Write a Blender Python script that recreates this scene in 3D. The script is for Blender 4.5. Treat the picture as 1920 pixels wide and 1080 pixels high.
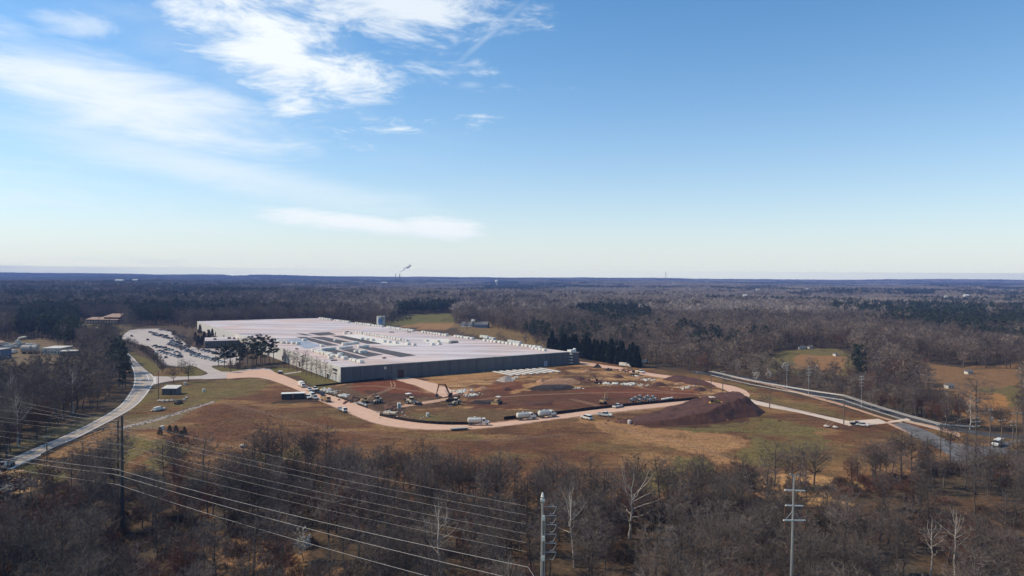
import bpy, math, random
import numpy as np
from mathutils import Vector, Matrix

for o in list(bpy.data.objects):
    bpy.data.objects.remove(o, do_unlink=True)
scene = bpy.context.scene
col = scene.collection

# ------------------------------------------------------------------ camera
FPX, CAMH = 1297.0, 65.0                       # focal length in pixels of the 1920 wide photograph, height above ground
PITCH, ROLL = math.atan(23 / FPX), math.atan(14 / 1920)
_f = np.array([0, math.cos(PITCH), -math.sin(PITCH)])
_r0 = np.array([1.0, 0, 0]); _u0 = np.cross(_r0, _f)
_r = math.cos(ROLL) * _r0 + math.sin(ROLL) * _u0
_u = -math.sin(ROLL) * _r0 + math.cos(ROLL) * _u0
cam_d = bpy.data.cameras.new('camera'); cam = bpy.data.objects.new('camera', cam_d); col.objects.link(cam)
cam.matrix_world = Matrix(((_r[0], _u[0], -_f[0], 0), (_r[1], _u[1], -_f[1], 0), (_r[2], _u[2], -_f[2], CAMH), (0, 0, 0, 1)))
cam_d.sensor_width = 36; cam_d.lens = 36 * FPX / 1920
cam_d.clip_start = 1; cam_d.clip_end = 60000
scene.camera = cam

# ------------------------------------------------------------------ sky, sun, exposure
SUN_AZ, SUN_EL = math.radians(-84), math.radians(46)      # azimuth from +Y, clockwise
SUN_DIR = Vector((math.sin(SUN_AZ) * math.cos(SUN_EL), math.cos(SUN_AZ) * math.cos(SUN_EL), math.sin(SUN_EL)))
world = bpy.data.worlds.new('World'); scene.world = world; world.use_nodes = True
WN = world.node_tree.nodes; WL = world.node_tree.links
WN.clear()
w_out = WN.new('ShaderNodeOutputWorld'); w_bg = WN.new('ShaderNodeBackground')
sky = WN.new('ShaderNodeTexSky'); sky.sky_type = 'NISHITA'; sky.sun_disc = False
sky.sun_elevation = SUN_EL; sky.sun_rotation = SUN_AZ
sky.altitude = 200; sky.air_density = 1.0; sky.dust_density = 0.2; sky.ozone_density = 3.0
SKY_STRENGTH = 0.147
HAZE_GLOW = (1.0, 1.6, 3.6)                   # light the haze itself sends, in units of the sky
w_bg.inputs['Strength'].default_value = SKY_STRENGTH
WL.new(w_bg.outputs[0], w_out.inputs[0])


def wmath(op, a, b=None, c=None):
    n = WN.new('ShaderNodeMath'); n.operation = op
    for i, v in enumerate((a, b, c)):
        if v is None: continue
        if isinstance(v, (int, float)): n.inputs[i].default_value = v
        else: WL.new(v, n.inputs[i])
    return n.outputs[0]


def wmap(v, a, b, c=0.0, d=1.0):
    n = WN.new('ShaderNodeMapRange'); n.interpolation_type = 'SMOOTHSTEP'
    WL.new(v, n.inputs[0])
    for i, x in enumerate((a, b, c, d)): n.inputs[i + 1].default_value = x
    return n.outputs[0]


def wnoise(vec, scale, detail, rough, dist=0.0):
    n = WN.new('ShaderNodeTexNoise'); n.inputs['Scale'].default_value = scale; n.inputs['Detail'].default_value = detail
    n.inputs['Roughness'].default_value = rough; n.inputs['Distortion'].default_value = dist
    WL.new(vec, n.inputs['Vector']); return n.outputs[0]


tc = WN.new('ShaderNodeTexCoord'); sep = WN.new('ShaderNodeSeparateXYZ'); WL.new(tc.outputs['Generated'], sep.inputs[0])
dx, dy, dz = sep.outputs
# cirrus sheet: direction projected on a plane high above
zz = wmath('ADD', wmath('MAXIMUM', dz, 0.0), 0.10)
cx = wmath('DIVIDE', dx, zz); cy = wmath('DIVIDE', dy, zz)
comb = WN.new('ShaderNodeCombineXYZ'); WL.new(cx, comb.inputs[0]); WL.new(cy, comb.inputs[1]); WL.new(dz, comb.inputs[2])
# direction angles of the sky ahead: azimuth (radians from +Y) and elevation, used to stand each cloud where it is
az = wmath('ARCTAN2', dx, dy); el = wmath('ARCSINE', dz)
angv = WN.new('ShaderNodeCombineXYZ'); WL.new(az, angv.inputs[0]); WL.new(el, angv.inputs[1])
n_fine = wnoise(comb.outputs[0], 3.2, 9, 0.64, 0.5)
n_mid = wnoise(comb.outputs[0], 1.1, 6, 0.6, 0.4)
str_ = WN.new('ShaderNodeMapping'); str_.inputs['Rotation'].default_value = (0, 0, 0.25); str_.inputs['Scale'].default_value = (6, 32, 1)
WL.new(angv.outputs[0], str_.inputs[0])
n_str = wnoise(str_.outputs[0], 1.0, 7, 0.62, 0.6)


def px_dir(px, py):
    d = _f + _r * (px - 960) / FPX + _u * (540 - py) / FPX
    d = d / np.linalg.norm(d)
    return math.atan2(d[0], d[1]), math.asin(d[2])


def cloud(p0, p1, width, soft, k_mid, k_fine, k_str, strength):
    """an elongated cloud between two sky directions: 1 in its core, 0 outside, its edge torn by the noises"""
    a0, e0 = px_dir(*p0); a1, e1 = px_dir(*p1)
    L = math.hypot(a1 - a0, e1 - e0); ca, sa = (a1 - a0) / L, (e1 - e0) / L
    A = wmath('SUBTRACT', az, (a0 + a1) / 2); E = wmath('SUBTRACT', el, (e0 + e1) / 2)
    s = wmath('ADD', wmath('MULTIPLY', A, ca), wmath('MULTIPLY', E, sa))
    t = wmath('SUBTRACT', wmath('MULTIPLY', E, ca), wmath('MULTIPLY', A, sa))
    ls = wmath('DIVIDE', s, L / 2); lt = wmath('DIVIDE', t, width / FPX)
    d = wmath('SQRT', wmath('ADD', wmath('MULTIPLY', ls, ls), wmath('MULTIPLY', lt, lt)))
    for n, k in ((n_mid, k_mid), (n_fine, k_fine), (n_str, k_str)):
        if k: d = wmath('MULTIPLY_ADD', wmath('SUBTRACT', n, 0.5), -k, d)
    return wmap(d, 1.0, 1.0 - soft, 0.0, strength)


clouds = [
    cloud((190, -170), (770, 225), 125, 1.0, 1.3, 3.0, 1.2, 0.95),
    cloud((470, -90), (1020, 75), 135, 1.0, 1.0, 3.6, 1.4, 0.8),
    cloud((790, 175), (1050, -60), 11, 1.0, 0.6, 1.6, 0.4, 0.22),
    cloud((-420, -10), (680, 300), 90, 1.0, 0.7, 0.5, 1.2, 0.85),
    cloud((-400, 110), (950, 430), 50, 1.0, 0.5, 0.0, 0.9, 0.55),
    cloud((40, 30), (250, 60), 26, 1.0, 1.4, 2.4, 0.8, 0.5),
    cloud((385, 380), (940, 450), 22, 0.8, 0.8, 0.5, 1.3, 1.0),
    cloud((700, 425), (935, 432), 28, 0.7, 0.8, 0.6, 0.7, 1.0),
    cloud((850, 158), (915, 160), 9, 1.0, 0.5, 1.0, 0.4, 0.2),
]
cm = clouds[0]
for c in clouds[1:]: cm = wmath('MAXIMUM', cm, c)
# thin veil of cirrus that goes on all round, thicker towards the sun
veil = wmath('MULTIPLY', wmap(n_mid, 0.42, 0.75), wmap(az, 0.15, -1.0, 0.0, 0.4))
cm = wmath('MAXIMUM', cm, veil)
cm = wmath('MINIMUM', cm, 1.0)
skymix = WN.new('ShaderNodeMix'); skymix.data_type = 'RGBA'
hs = WN.new('ShaderNodeHueSaturation'); WL.new(sky.outputs[0], hs.inputs['Color'])
hs.inputs['Saturation'].default_value = 1.26; hs.inputs['Hue'].default_value = 0.496; hs.inputs['Value'].default_value = 1.07
# pale band of thick air low over the horizon, all round
hz = WN.new('ShaderNodeMix'); hz.data_type = 'RGBA'
hzf = wmath('MULTIPLY', wmath('POWER', 2.718, wmath('MULTIPLY', wmath('MAXIMUM', dz, 0.0), -8.0)), 0.97)
WL.new(hzf, hz.inputs['Factor']); WL.new(hs.outputs[0], hz.inputs['A']); hz.inputs['B'].default_value = (4.6, 4.95, 5.3, 1)
# the box of haze built below veils the sky low down: the sky behind it is the brighter by as much as the haze takes and gives
HAZE_D, HAZE_TOP = 1.0e-4, 120.0
invt = wmath('POWER', 2.71828, wmath('DIVIDE', HAZE_D * HAZE_TOP, wmath('MAXIMUM', dz, HAZE_TOP / 14600)))
va = WN.new('ShaderNodeVectorMath'); va.operation = 'SCALE'; WL.new(hz.outputs['Result'], va.inputs[0]); WL.new(invt, va.inputs['Scale'])
vb = WN.new('ShaderNodeVectorMath'); vb.operation = 'SCALE'; vb.inputs[0].default_value = HAZE_GLOW; WL.new(wmath('SUBTRACT', invt, 1.0), vb.inputs['Scale'])
vc = WN.new('ShaderNodeVectorMath'); vc.operation = 'SUBTRACT'; WL.new(va.outputs[0], vc.inputs[0]); WL.new(vb.outputs[0], vc.inputs[1])
WL.new(cm, skymix.inputs['Factor']); WL.new(vc.outputs[0], skymix.inputs['A'])
CLOUD_COL = (6.8, 7.15, 7.3, 1)
skymix.inputs['B'].default_value = CLOUD_COL
WL.new(skymix.outputs['Result'], w_bg.inputs['Color'])

sun_d = bpy.data.lights.new('sun', 'SUN'); sun_d.energy = 4.3; sun_d.angle = math.radians(0.53); sun_d.color = (1.0, 0.875, 0.72)
sun = bpy.data.objects.new('sun', sun_d); col.objects.link(sun)
sun.rotation_euler = SUN_DIR.to_track_quat('Z', 'Y').to_euler()

vs = scene.view_settings
vs.view_transform = 'Standard'; vs.look = 'None'; vs.exposure = 0.0; vs.gamma = 1.0; vs.use_curve_mapping = False
scene.render.engine = 'CYCLES'
cy_ = scene.cycles
cy_.use_denoising = True
cy_.max_bounces = 5; cy_.diffuse_bounces = 2; cy_.glossy_bounces = 2; cy_.transmission_bounces = 2; cy_.transparent_max_bounces = 8
cy_.volume_bounces = 0
try: cy_.denoiser = 'OPENIMAGEDENOISE'
except Exception: pass

# ------------------------------------------------------------------ places: photograph pixel -> point of the ground
def at(px, py, z=0.0):
    d = _f + _r * (px - 960) / FPX + _u * (540 - py) / FPX
    t = (z - CAMH) / d[2]
    return Vector((d[0] * t, d[1] * t, z))


def at_d(px, dist, z=0.0):
    """point at ground distance DIST (along Y) in the column px"""
    d = _f + _r * (px - 960) / FPX + _u * (540 - 530) / FPX
    return Vector((d[0] / d[1] * dist, dist, z))


def gpoly(pts): return np.array([at(*p)[:2] for p in pts])


def inside(P, X, Y):
    r = np.zeros(X.shape, bool); n = len(P)
    for i in range(n):
        x0, y0 = P[i]; x1, y1 = P[(i + 1) % n]
        if y0 == y1: continue
        c = (Y < y0) != (Y < y1)
        r ^= c & (X < (x1 - x0) * (Y - y0) / (y1 - y0) + x0)
    return r


def _hash(ix, iy, seed):
    h = (ix.astype(np.int64) * 374761393 + iy.astype(np.int64) * 668265263 + seed * 974634777) & 0xffffffff
    h = ((h ^ (h >> 13)) * 1274126177) & 0xffffffff
    return ((h ^ (h >> 16)) & 0xffff) / 65535.0


def vnoise(X, Y, seed=0):
    ix, iy = np.floor(X), np.floor(Y); fx, fy = X - ix, Y - iy
    fx = fx * fx * (3 - 2 * fx); fy = fy * fy * (3 - 2 * fy)
    a, b = _hash(ix, iy, seed), _hash(ix + 1, iy, seed); c, d = _hash(ix, iy + 1, seed), _hash(ix + 1, iy + 1, seed)
    return (a * (1 - fx) + b * fx) * (1 - fy) + (c * (1 - fx) + d * fx) * fy


def fbm(X, Y, seed=0, octaves=4, gain=0.5):
    X = np.asarray(X, float); Y = np.asarray(Y, float)
    s = np.zeros_like(X); a, t, k = 1.0, 0.0, 1.0
    for i in range(octaves):
        s += a * vnoise(X * k + i * 17.3, Y * k - i * 9.1, seed + i); t += a; a *= gain; k *= 2.03
    return s / t


def smooth(x, a, b):
    t = np.clip((x - a) / (b - a), 0, 1); return t * t * (3 - 2 * t)


def terrain(X, Y):
    """height of the land: level round the works, rolling farther out, a ridge on the horizon"""
    X = np.asarray(X, float); Y = np.asarray(Y, float)
    D = np.hypot(X, Y)
    far = smooth(D, 1100, 3200)
    h = far * ((fbm(X / 1500 + 3.3, Y / 900, 5, 3) - 0.55) * 42 + (fbm(X / 420, Y / 300, 9, 3) - 0.5) * 14)
    ridge = smooth(D, 6500, 11000)
    h = h + ridge * (14 + 26 * fbm(X / 2300 + 8.1, Y / 4000, 21, 4))
    knob = np.exp(-(((X - 8350) / 420) ** 2 + ((Y - 12000) / 900) ** 2)) * 42
    return h + knob


# ------------------------------------------------------------------ objects
def tag(o, label=None, cat=None, group=None, kind=None):
    if label: o['label'] = label
    if cat: o['category'] = cat
    if group: o['group'] = group
    if kind: o['kind'] = kind
    return o


def link(o, parent=None):
    col.objects.link(o)
    if parent is not None: o.parent = parent
    return o


def thing(name, label, cat, loc=(0, 0, 0), rz=0.0, group=None, scale=1.0):
    o = bpy.data.objects.new(name, None); o.empty_display_size = 0.5
    o.location = loc; o.rotation_euler = (0, 0, rz); o.scale = (scale,) * 3
    link(o); return tag(o, label, cat, group)


def copy_tree(o, parent=None):
    c = o.copy(); col.objects.link(c)
    if parent is not None: c.parent = parent
    for ch in KIDS.get(o.name, []): 
        k = copy_tree(ch, c); KIDS.setdefault(c.name, []).append(k)
    return c


KIDS = {}                                           # children of the things that get copied


class MB:
    """collects simple shapes; build() links them as ONE mesh object"""
    def __init__(s): s.v = []; s.f = []

    def add(s, vs_, fs): b = len(s.v); s.v += [tuple(v) for v in vs_]; s.f += [tuple(i + b for i in f) for f in fs]; return s

    def box(s, x0, x1, y0, y1, z0, z1, taper=0.0, rz=0.0, c=None):
        t = taper
        V = [(x0, y0, z0), (x1, y0, z0), (x1, y1, z0), (x0, y1, z0), (x0 + t, y0 + t, z1), (x1 - t, y0 + t, z1), (x1 - t, y1 - t, z1), (x0 + t, y1 - t, z1)]
        if rz:
            cx_, cy_2 = c if c else ((x0 + x1) / 2, (y0 + y1) / 2); ca, sa = math.cos(rz), math.sin(rz)
            V = [(cx_ + (x - cx_) * ca - (y - cy_2) * sa, cy_2 + (x - cx_) * sa + (y - cy_2) * ca, z) for x, y, z in V]
        return s.add(V, [(3, 2, 1, 0), (4, 5, 6, 7), (0, 1, 5, 4), (1, 2, 6, 5), (2, 3, 7, 6), (3, 0, 4, 7)])

    def prism(s, prof, y0, y1):
        """profile of (x, z) points, counter-clockwise seen from -y, drawn out from y0 to y1"""
        n = len(prof)
        V = [(x, y0, z) for x, z in prof] + [(x, y1, z) for x, z in prof]
        return s.add(V, [tuple(range(n)), tuple(range(2 * n - 1, n - 1, -1))] + [((i + 1) % n, i, i + n, (i + 1) % n + n) for i in range(n)])

    def tube(s, pts, r, n=6, cap=True):
        pts = [Vector(p) for p in pts]; R = r if isinstance(r, (list, tuple)) else [r] * len(pts)
        V = []; F = []
        for i, p in enumerate(pts):
            d = (pts[min(i + 1, len(pts) - 1)] - pts[max(i - 1, 0)])
            d = d.normalized() if d.length > 1e-9 else Vector((0, 0, 1))
            a = d.cross(Vector((0, 0, 1)) if abs(d.z) < 0.95 else Vector((1, 0, 0))).normalized(); b = d.cross(a)
            V += [p + (a * math.cos(2 * math.pi * k / n) + b * math.sin(2 * math.pi * k / n)) * R[i] for k in range(n)]
        for i in range(len(pts) - 1):
            for k in range(n):
                k2 = (k + 1) % n; F.append((i * n + k, i * n + k2, (i + 1) * n + k2, (i + 1) * n + k))
        if cap: F += [tuple(range(n - 1, -1, -1)), tuple(range((len(pts) - 1) * n, len(pts) * n))]
        return s.add(V, F)

    def lathe(s, prof, n=12, c=(0, 0)):
        V = []; F = []
        for r, z in prof: V += [(c[0] + r * math.cos(2 * math.pi * k / n), c[1] + r * math.sin(2 * math.pi * k / n), z) for k in range(n)]
        m = len(prof)
        for i in range(m - 1):
            for k in range(n): k2 = (k + 1) % n; F.append((i * n + k, i * n + k2, (i + 1) * n + k2, (i + 1) * n + k))
        F += [tuple(range(n - 1, -1, -1)), tuple(range((m - 1) * n, m * n))]
        return s.add(V, F)

    def rock(s, c, r, rng, flat=0.7):
        V = []
        for z, k in ((-0.6, 0.7), (0.1, 1.0), (0.7, 0.65)):
            for i in range(6):
                a = i * math.pi / 3 + z; q = r * k * (0.75 + 0.5 * rng.random())
                V.append((c[0] + q * math.cos(a), c[1] + q * math.sin(a), c[2] + z * r * flat))
        V.append((c[0], c[1], c[2] + r * flat))
        F = [tuple(range(5, -1, -1))]
        for l in range(2):
            for i in range(6): F.append((l * 6 + i, l * 6 + (i + 1) % 6, l * 6 + 6 + (i + 1) % 6, l * 6 + 6 + i))
        F += [(12 + i, 12 + (i + 1) % 6, 18) for i in range(6)]
        return s.add(V, F)

    def mesh(s, name, m):
        me = bpy.data.meshes.new(name); me.from_pydata(s.v, [], s.f); me.materials.append(m); me.update(); return me

    def build(s, name, m, parent=None, smooth_=False):
        me = s.mesh(name, m)
        if smooth_: me.polygons.foreach_set('use_smooth', [True] * len(me.polygons))
        o = bpy.data.objects.new(name, me); link(o, parent)
        if parent is not None: KIDS.setdefault(parent.name, []).append(o)
        return o


def mesh_np(name, V, F, m, nper):
    me = bpy.data.meshes.new(name)
    V = np.asarray(V, np.float32); F = np.asarray(F, np.int32)
    me.vertices.add(len(V)); me.vertices.foreach_set('co', V.ravel())
    me.loops.add(F.size); me.loops.foreach_set('vertex_index', F.ravel())
    me.polygons.add(len(F)); me.polygons.foreach_set('loop_start', np.arange(0, F.size, nper, dtype=np.int32))
    me.materials.append(m); me.update(calc_edges=True); return me


# ------------------------------------------------------------------ materials
def mat(name, c, rough=0.8, metal=0.0, var=0.15, scale=0.6, rnd=0.0, bump=0.0, streak=None, c2=None, spec=0.3):
    """a plain procedural surface: base colour c, mottled by VAR with noise of the given scale; RND varies it from copy to copy"""
    c = (c[0], c[1] * .97, c[2] * .86)
    m = bpy.data.materials.new(name); m.use_nodes = True; n = m.node_tree.nodes; l = m.node_tree.links
    b = n['Principled BSDF']; b.inputs['Roughness'].default_value = rough; b.inputs['Metallic'].default_value = metal
    b.inputs['Specular IOR Level'].default_value = spec
    t = n.new('ShaderNodeTexCoord'); mp = n.new('ShaderNodeMapping'); l.new(t.outputs['Object'], mp.inputs[0])
    if streak: mp.inputs['Scale'].default_value = streak
    ns = n.new('ShaderNodeTexNoise'); ns.inputs['Scale'].default_value = scale; ns.inputs['Detail'].default_value = 6; l.new(mp.outputs[0], ns.inputs['Vector'])
    mr = n.new('ShaderNodeMapRange'); l.new(ns.outputs[0], mr.inputs[0]); mr.inputs[1].default_value = 0.25; mr.inputs[2].default_value = 0.75
    mr.inputs[3].default_value = 0.0; mr.inputs[4].default_value = 1.0
    mx = n.new('ShaderNodeMix'); mx.data_type = 'RGBA'; l.new(mr.outputs[0], mx.inputs['Factor'])
    lo = tuple(x * (1 - var) for x in c); hi = tuple(min(1, x * (1 + var)) for x in c) if c2 is None else c2
    mx.inputs['A'].default_value = (*lo, 1); mx.inputs['B'].default_value = (*hi, 1); out = mx.outputs['Result']
    if rnd:
        oi = n.new('ShaderNodeObjectInfo'); r = n.new('ShaderNodeMapRange'); l.new(oi.outputs['Random'], r.inputs[0])
        r.inputs[3].default_value = 1 - rnd; r.inputs[4].default_value = 1 + rnd
        v = n.new('ShaderNodeVectorMath'); v.operation = 'SCALE'; l.new(out, v.inputs[0]); l.new(r.outputs[0], v.inputs['Scale']); out = v.outputs[0]
    l.new(out, b.inputs['Base Color'])
    if bump:
        bp = n.new('ShaderNodeBump'); bp.inputs['Strength'].default_value = bump; bp.inputs['Distance'].default_value = 0.3
        l.new(ns.outputs[0], bp.inputs['Height']); l.new(bp.outputs[0], b.inputs['Normal'])
    return m


M = {}
M['bark'] = mat('grey_bark', (.115, .095, .085), .9, var=.3, scale=1.5, rnd=.3)
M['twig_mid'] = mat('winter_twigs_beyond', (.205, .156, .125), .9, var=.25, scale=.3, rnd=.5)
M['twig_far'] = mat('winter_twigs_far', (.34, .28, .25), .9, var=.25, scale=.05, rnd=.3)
M['twig'] = mat('winter_twigs', (.135, .108, .096), .9, var=.3, scale=.3, rnd=.5)
M['twig_dark'] = mat('winter_twigs_dark', (.15, .118, .10), .9, var=.25, scale=.1, rnd=.4)  # darker copy of the twigs, also colours the backlit woods on the left
M['twig_red'] = mat('budding_twigs', (.165, .082, .06), .9, var=.3, scale=.3, rnd=.25)
M['bark_pale'] = mat('pale_bark', (.50, .44, .39), .85, var=.35, scale=.8)
M['twig_pale'] = mat('pale_twigs', (.30, .27, .245), .9, var=.25, scale=.3, rnd=.2)
M['needle'] = mat('pine_needles', (.038, .052, .032), .8, var=.35, scale=.4, rnd=.25)
M['cypress'] = mat('cypress_needles', (.030, .044, .030), .85, var=.35, scale=.4, rnd=.2)
M['blossom'] = mat('white_blossom', (.78, .74, .70), .9, var=.15, scale=1.0)
M['brush'] = mat('dry_brush', (.11, .072, .058), .95, var=.4, scale=.25, rnd=.45)
M['brush_grey'] = mat('grey_brush', (.085, .075, .068), .95, var=.3, scale=.25, rnd=.35)
M['dry_grass'] = mat('dry_grass_blades', (.21, .125, .075), .95, var=.3, rnd=.3); M['dry_grass_dark'] = mat('dark_grass_blades', (.155, .09, .055), .95, var=.3, rnd=.3)
M['white'] = mat('white_paint', (.74, .73, .70), .45, var=.06, scale=.7, spec=.5)
M['offwhite'] = mat('weathered_white', (.62, .60, .56), .6, var=.15, scale=.5)
M['cream'] = mat('cream_paint', (.62, .52, .40), .55, var=.1)
M['glass'] = mat('dark_glass', (.018, .022, .028), .12, var=.1, spec=.6)
M['rubber'] = mat('black_rubber', (.02, .02, .02), .9, var=.2)
M['steel'] = mat('galvanised_steel', (.42, .42, .43), .5, metal=.6, var=.12, scale=.8)
M['steel_dark'] = mat('dark_steel', (.07, .07, .075), .55, metal=.4, var=.2)
M['wire'] = mat('aluminium_wire', (.48, .47, .47), .6, metal=.3, var=.05)
M['wood'] = mat('weathered_wood', (.16, .125, .10), .9, var=.25, scale=2, streak=(4, 4, .3))
M['yellow'] = mat('machine_yellow', (.55, .33, .07), .55, var=.15, scale=1.0)
M['tanmach'] = mat('dusty_tan_paint', (.42, .28, .15), .65, var=.2, scale=1.0)
M['rust'] = mat('rusty_steel', (.17, .085, .055), .8, var=.3, scale=1.2)
M['roofw'] = mat('pale_roof_membrane', (.56, .49, .46), .75, var=.14, scale=.05, streak=(1, 1, 1), bump=0)
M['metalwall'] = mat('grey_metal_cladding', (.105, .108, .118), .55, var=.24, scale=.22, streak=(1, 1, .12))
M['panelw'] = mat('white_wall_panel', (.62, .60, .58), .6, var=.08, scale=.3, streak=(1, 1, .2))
M['membrane'] = mat('dark_roof_membrane', (.075, .072, .075), .8, var=.25, scale=.12)
M['membrane_blue'] = mat('wet_blue_grey_membrane', (.30, .34, .42), .5, var=.25, scale=.15)
M['membrane_white'] = mat('new_white_membrane', (.70, .66, .63), .7, var=.08, scale=.1)
M['concrete'] = mat('grey_concrete', (.40, .38, .36), .85, var=.15, scale=.6)
M['concrete_pale'] = mat('pale_concrete', (.60, .49, .41), .85, var=.10, scale=.15)
M['darkred'] = mat('dark_red_door', (.06, .022, .018), .6, var=.15)
M['blue'] = mat('blue_paint', (.10, .22, .55), .5, var=.08)
M['rockpale'] = mat('pale_rock', (.52, .46, .41), .9, var=.25, scale=1.5)
M['rockgrey'] = mat('grey_riprap', (.20, .19, .185), .9, var=.4, scale=1.5, rnd=.3)
M['fabric_black'] = mat('black_silt_fabric', (.015, .015, .016), .9, var=.2)


# ------------------------------------------------------------------ the ground, one sheet to the horizon
def axis(lo, hi, step, ends):
    a = list(np.arange(lo, hi + step * .5, step))
    s = step; x = a[-1]
    while x < ends[1]: s *= 1.14; x = min(x + s, ends[1]); a.append(x)
    s = step; x = a[0]; b = []
    while x > ends[0]: s *= 1.14; x = max(x - s, ends[0]); b.append(x)
    return np.array(b[::-1] + a)


gx = axis(-330, 420, 1.5, (-14000, 14000)); gy = axis(95, 600, 2.0, (-400, 14000))
GX, GY = np.meshgrid(gx, gy)
WX = GX + (fbm(GX / 14, GY / 18, 31) - .5) * 13 + (fbm(GX / 4, GY / 5, 33, 3) - .5) * 4
WY = GY + (fbm(GX / 14, GY / 18, 37) - .5) * 18 + (fbm(GX / 4, GY / 5, 39, 3) - .5) * 5
GC = np.zeros(GX.shape + (3,))


def paint(mask, c, a=1.0):
    w = (mask * a)[..., None] if not np.isscalar(mask) else mask * a
    GC[:] = GC * (1 - w) + np.array(c) * w


nA = fbm(GX / 60, GY / 40, 1, 5); nB = fbm(GX / 9, GY / 14, 2, 4); nC = fbm(GX / 25, GY / 9, 3, 4)
GC[:] = (.072, .052, .043)
paint(smooth(nB, .45, .7), (.085, .054, .042), .8); paint(smooth(nA, .5, .75), (.055, .046, .040), .7)
FIELD = gpoly([(296, 724), (330, 718), (376, 713), (470, 708), (512, 713), (565, 736), (640, 690), (1070, 680), (1095, 676), (1160, 681), (1330, 705),
               (1500, 745), (1720, 797), (1905, 818), (1910, 845), (1790, 860), (1700, 890), (1610, 925), (1480, 935), (1400, 935), (1300, 950), (1100, 955), (900, 950), (760, 930), (640, 910),
               (560, 900), (430, 890), (360, 885), (240, 880), (215, 820), (245, 775), (275, 745)])
fld = inside(FIELD, WX, WY).astype(float)
paint(fld, (.155, .083, .049)); paint(fld * smooth(nA, .42, .56), (.118, .056, .036), .85); paint(fld * smooth(nC, .52, .66), (.225, .132, .075), .85)
nD = fbm(GX / 38 + 5, GY / 22, 15, 5); nE = fbm(GX / 5, GY / 3, 16, 3); nF = fbm(GX / 30, GY / 12, 18, 4); paint(fld * smooth(nF, .56, .68), (.078, .040, .030), .7)
paint(fld * smooth(nD, .58, .7), (.120, .094, .050), .45); paint(fld * smooth(nE, .6, .8), (.08, .045, .03), .5)
paint(fld * smooth(nB, .55, .8) * smooth(nA, .35, .6), (.085, .042, .032), .6)


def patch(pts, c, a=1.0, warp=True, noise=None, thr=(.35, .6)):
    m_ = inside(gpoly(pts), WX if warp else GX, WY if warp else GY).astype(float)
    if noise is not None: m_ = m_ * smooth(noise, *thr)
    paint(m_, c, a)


GREEN, TAN, DIRT, DARKDIRT, REDDIRT, PALE = (.128, .104, .050), (.34, .19, .115), (.125, .062, .040), (.092, .040, .029), (.138, .047, .030), (.46, .29, .20)
patch([(275, 735), (300, 722), (380, 714), (470, 709), (500, 718), (470, 740), (420, 750), (330, 775), (260, 785), (235, 780)], GREEN, .85, noise=nC, thr=(.2, .5))
patch([(230, 790), (330, 775), (390, 755), (300, 800), (240, 812)], (.17, .14, .105), .7)
patch([(205, 835), (240, 815), (310, 820), (340, 845), (330, 880), (300, 880), (295, 850), (262, 850), (255, 880), (225, 885)], GREEN, .9)
patch([(1235, 800), (1330, 793), (1440, 785), (1530, 800), (1570, 830), (1530, 860), (1420, 850), (1400, 815), (1290, 812)], GREEN, .9, noise=nC * .6 + nB * .4, thr=(.36, .52))
patch([(1400, 835), (1500, 840), (1540, 860), (1450, 880), (1380, 870)], GREEN, .9, noise=nB, thr=(.2, .5))
patch([(1260, 862), (1310, 858), (1330, 885), (1250, 890)], GREEN, .9)
patch([(1180, 895), (1230, 885), (1290, 900), (1200, 930)], GREEN, .8)
patch([(460, 850), (570, 835), (580, 850), (480, 880)], GREEN, .7)
patch([(720, 810), (900, 812), (880, 825), (740, 820)], GREEN, .6, noise=nC)
patch([(1420, 735), (1560, 765), (1680, 785), (1620, 790), (1500, 770), (1410, 748)], GREEN, .7, noise=nB, thr=(.3, .55))
patch([(1330, 712), (1400, 722), (1420, 735), (1395, 728)], GREEN, .8)
patch([(1075, 778), (1110, 790), (1200, 795), (1290, 812), (1400, 818), (1400, 835), (1340, 850), (1390, 865), (1350, 870), (1290, 850), (1190, 822), (1120, 802), (1080, 790)], TAN, .62, noise=nB, thr=(.05, .4))
patch([(1430, 895), (1500, 890), (1560, 895), (1620, 910), (1560, 950), (1470, 950), (1420, 925)], (.45, .26, .14), .8, noise=nB, thr=(.1, .45))
patch([(1700, 830), (1790, 850), (1740, 880), (1620, 905), (1560, 880), (1640, 850)], (.215, .118, .07), .7, noise=nC, thr=(.3, .6))
# lawns by the building and the entrance
for P_ in ([(495, 692), (520, 688), (545, 690), (640, 716), (600, 735), (560, 705), (530, 702)], [(232, 655), (250, 662), (285, 678), (300, 690), (385, 694), (375, 706), (289, 706), (255, 675)],
           [(340, 688), (362, 686), (386, 700), (372, 705), (340, 704)], [(398, 690), (425, 686), (470, 695), (455, 702), (410, 702)], [(355, 655), (372, 656), (372, 662), (352, 660)]):
    patch(P_, (.115, .098, .042), .95, warp=False)
patch([(300, 693), (350, 692), (345, 703), (290, 704)], (.17, .09, .055), .6)
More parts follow.
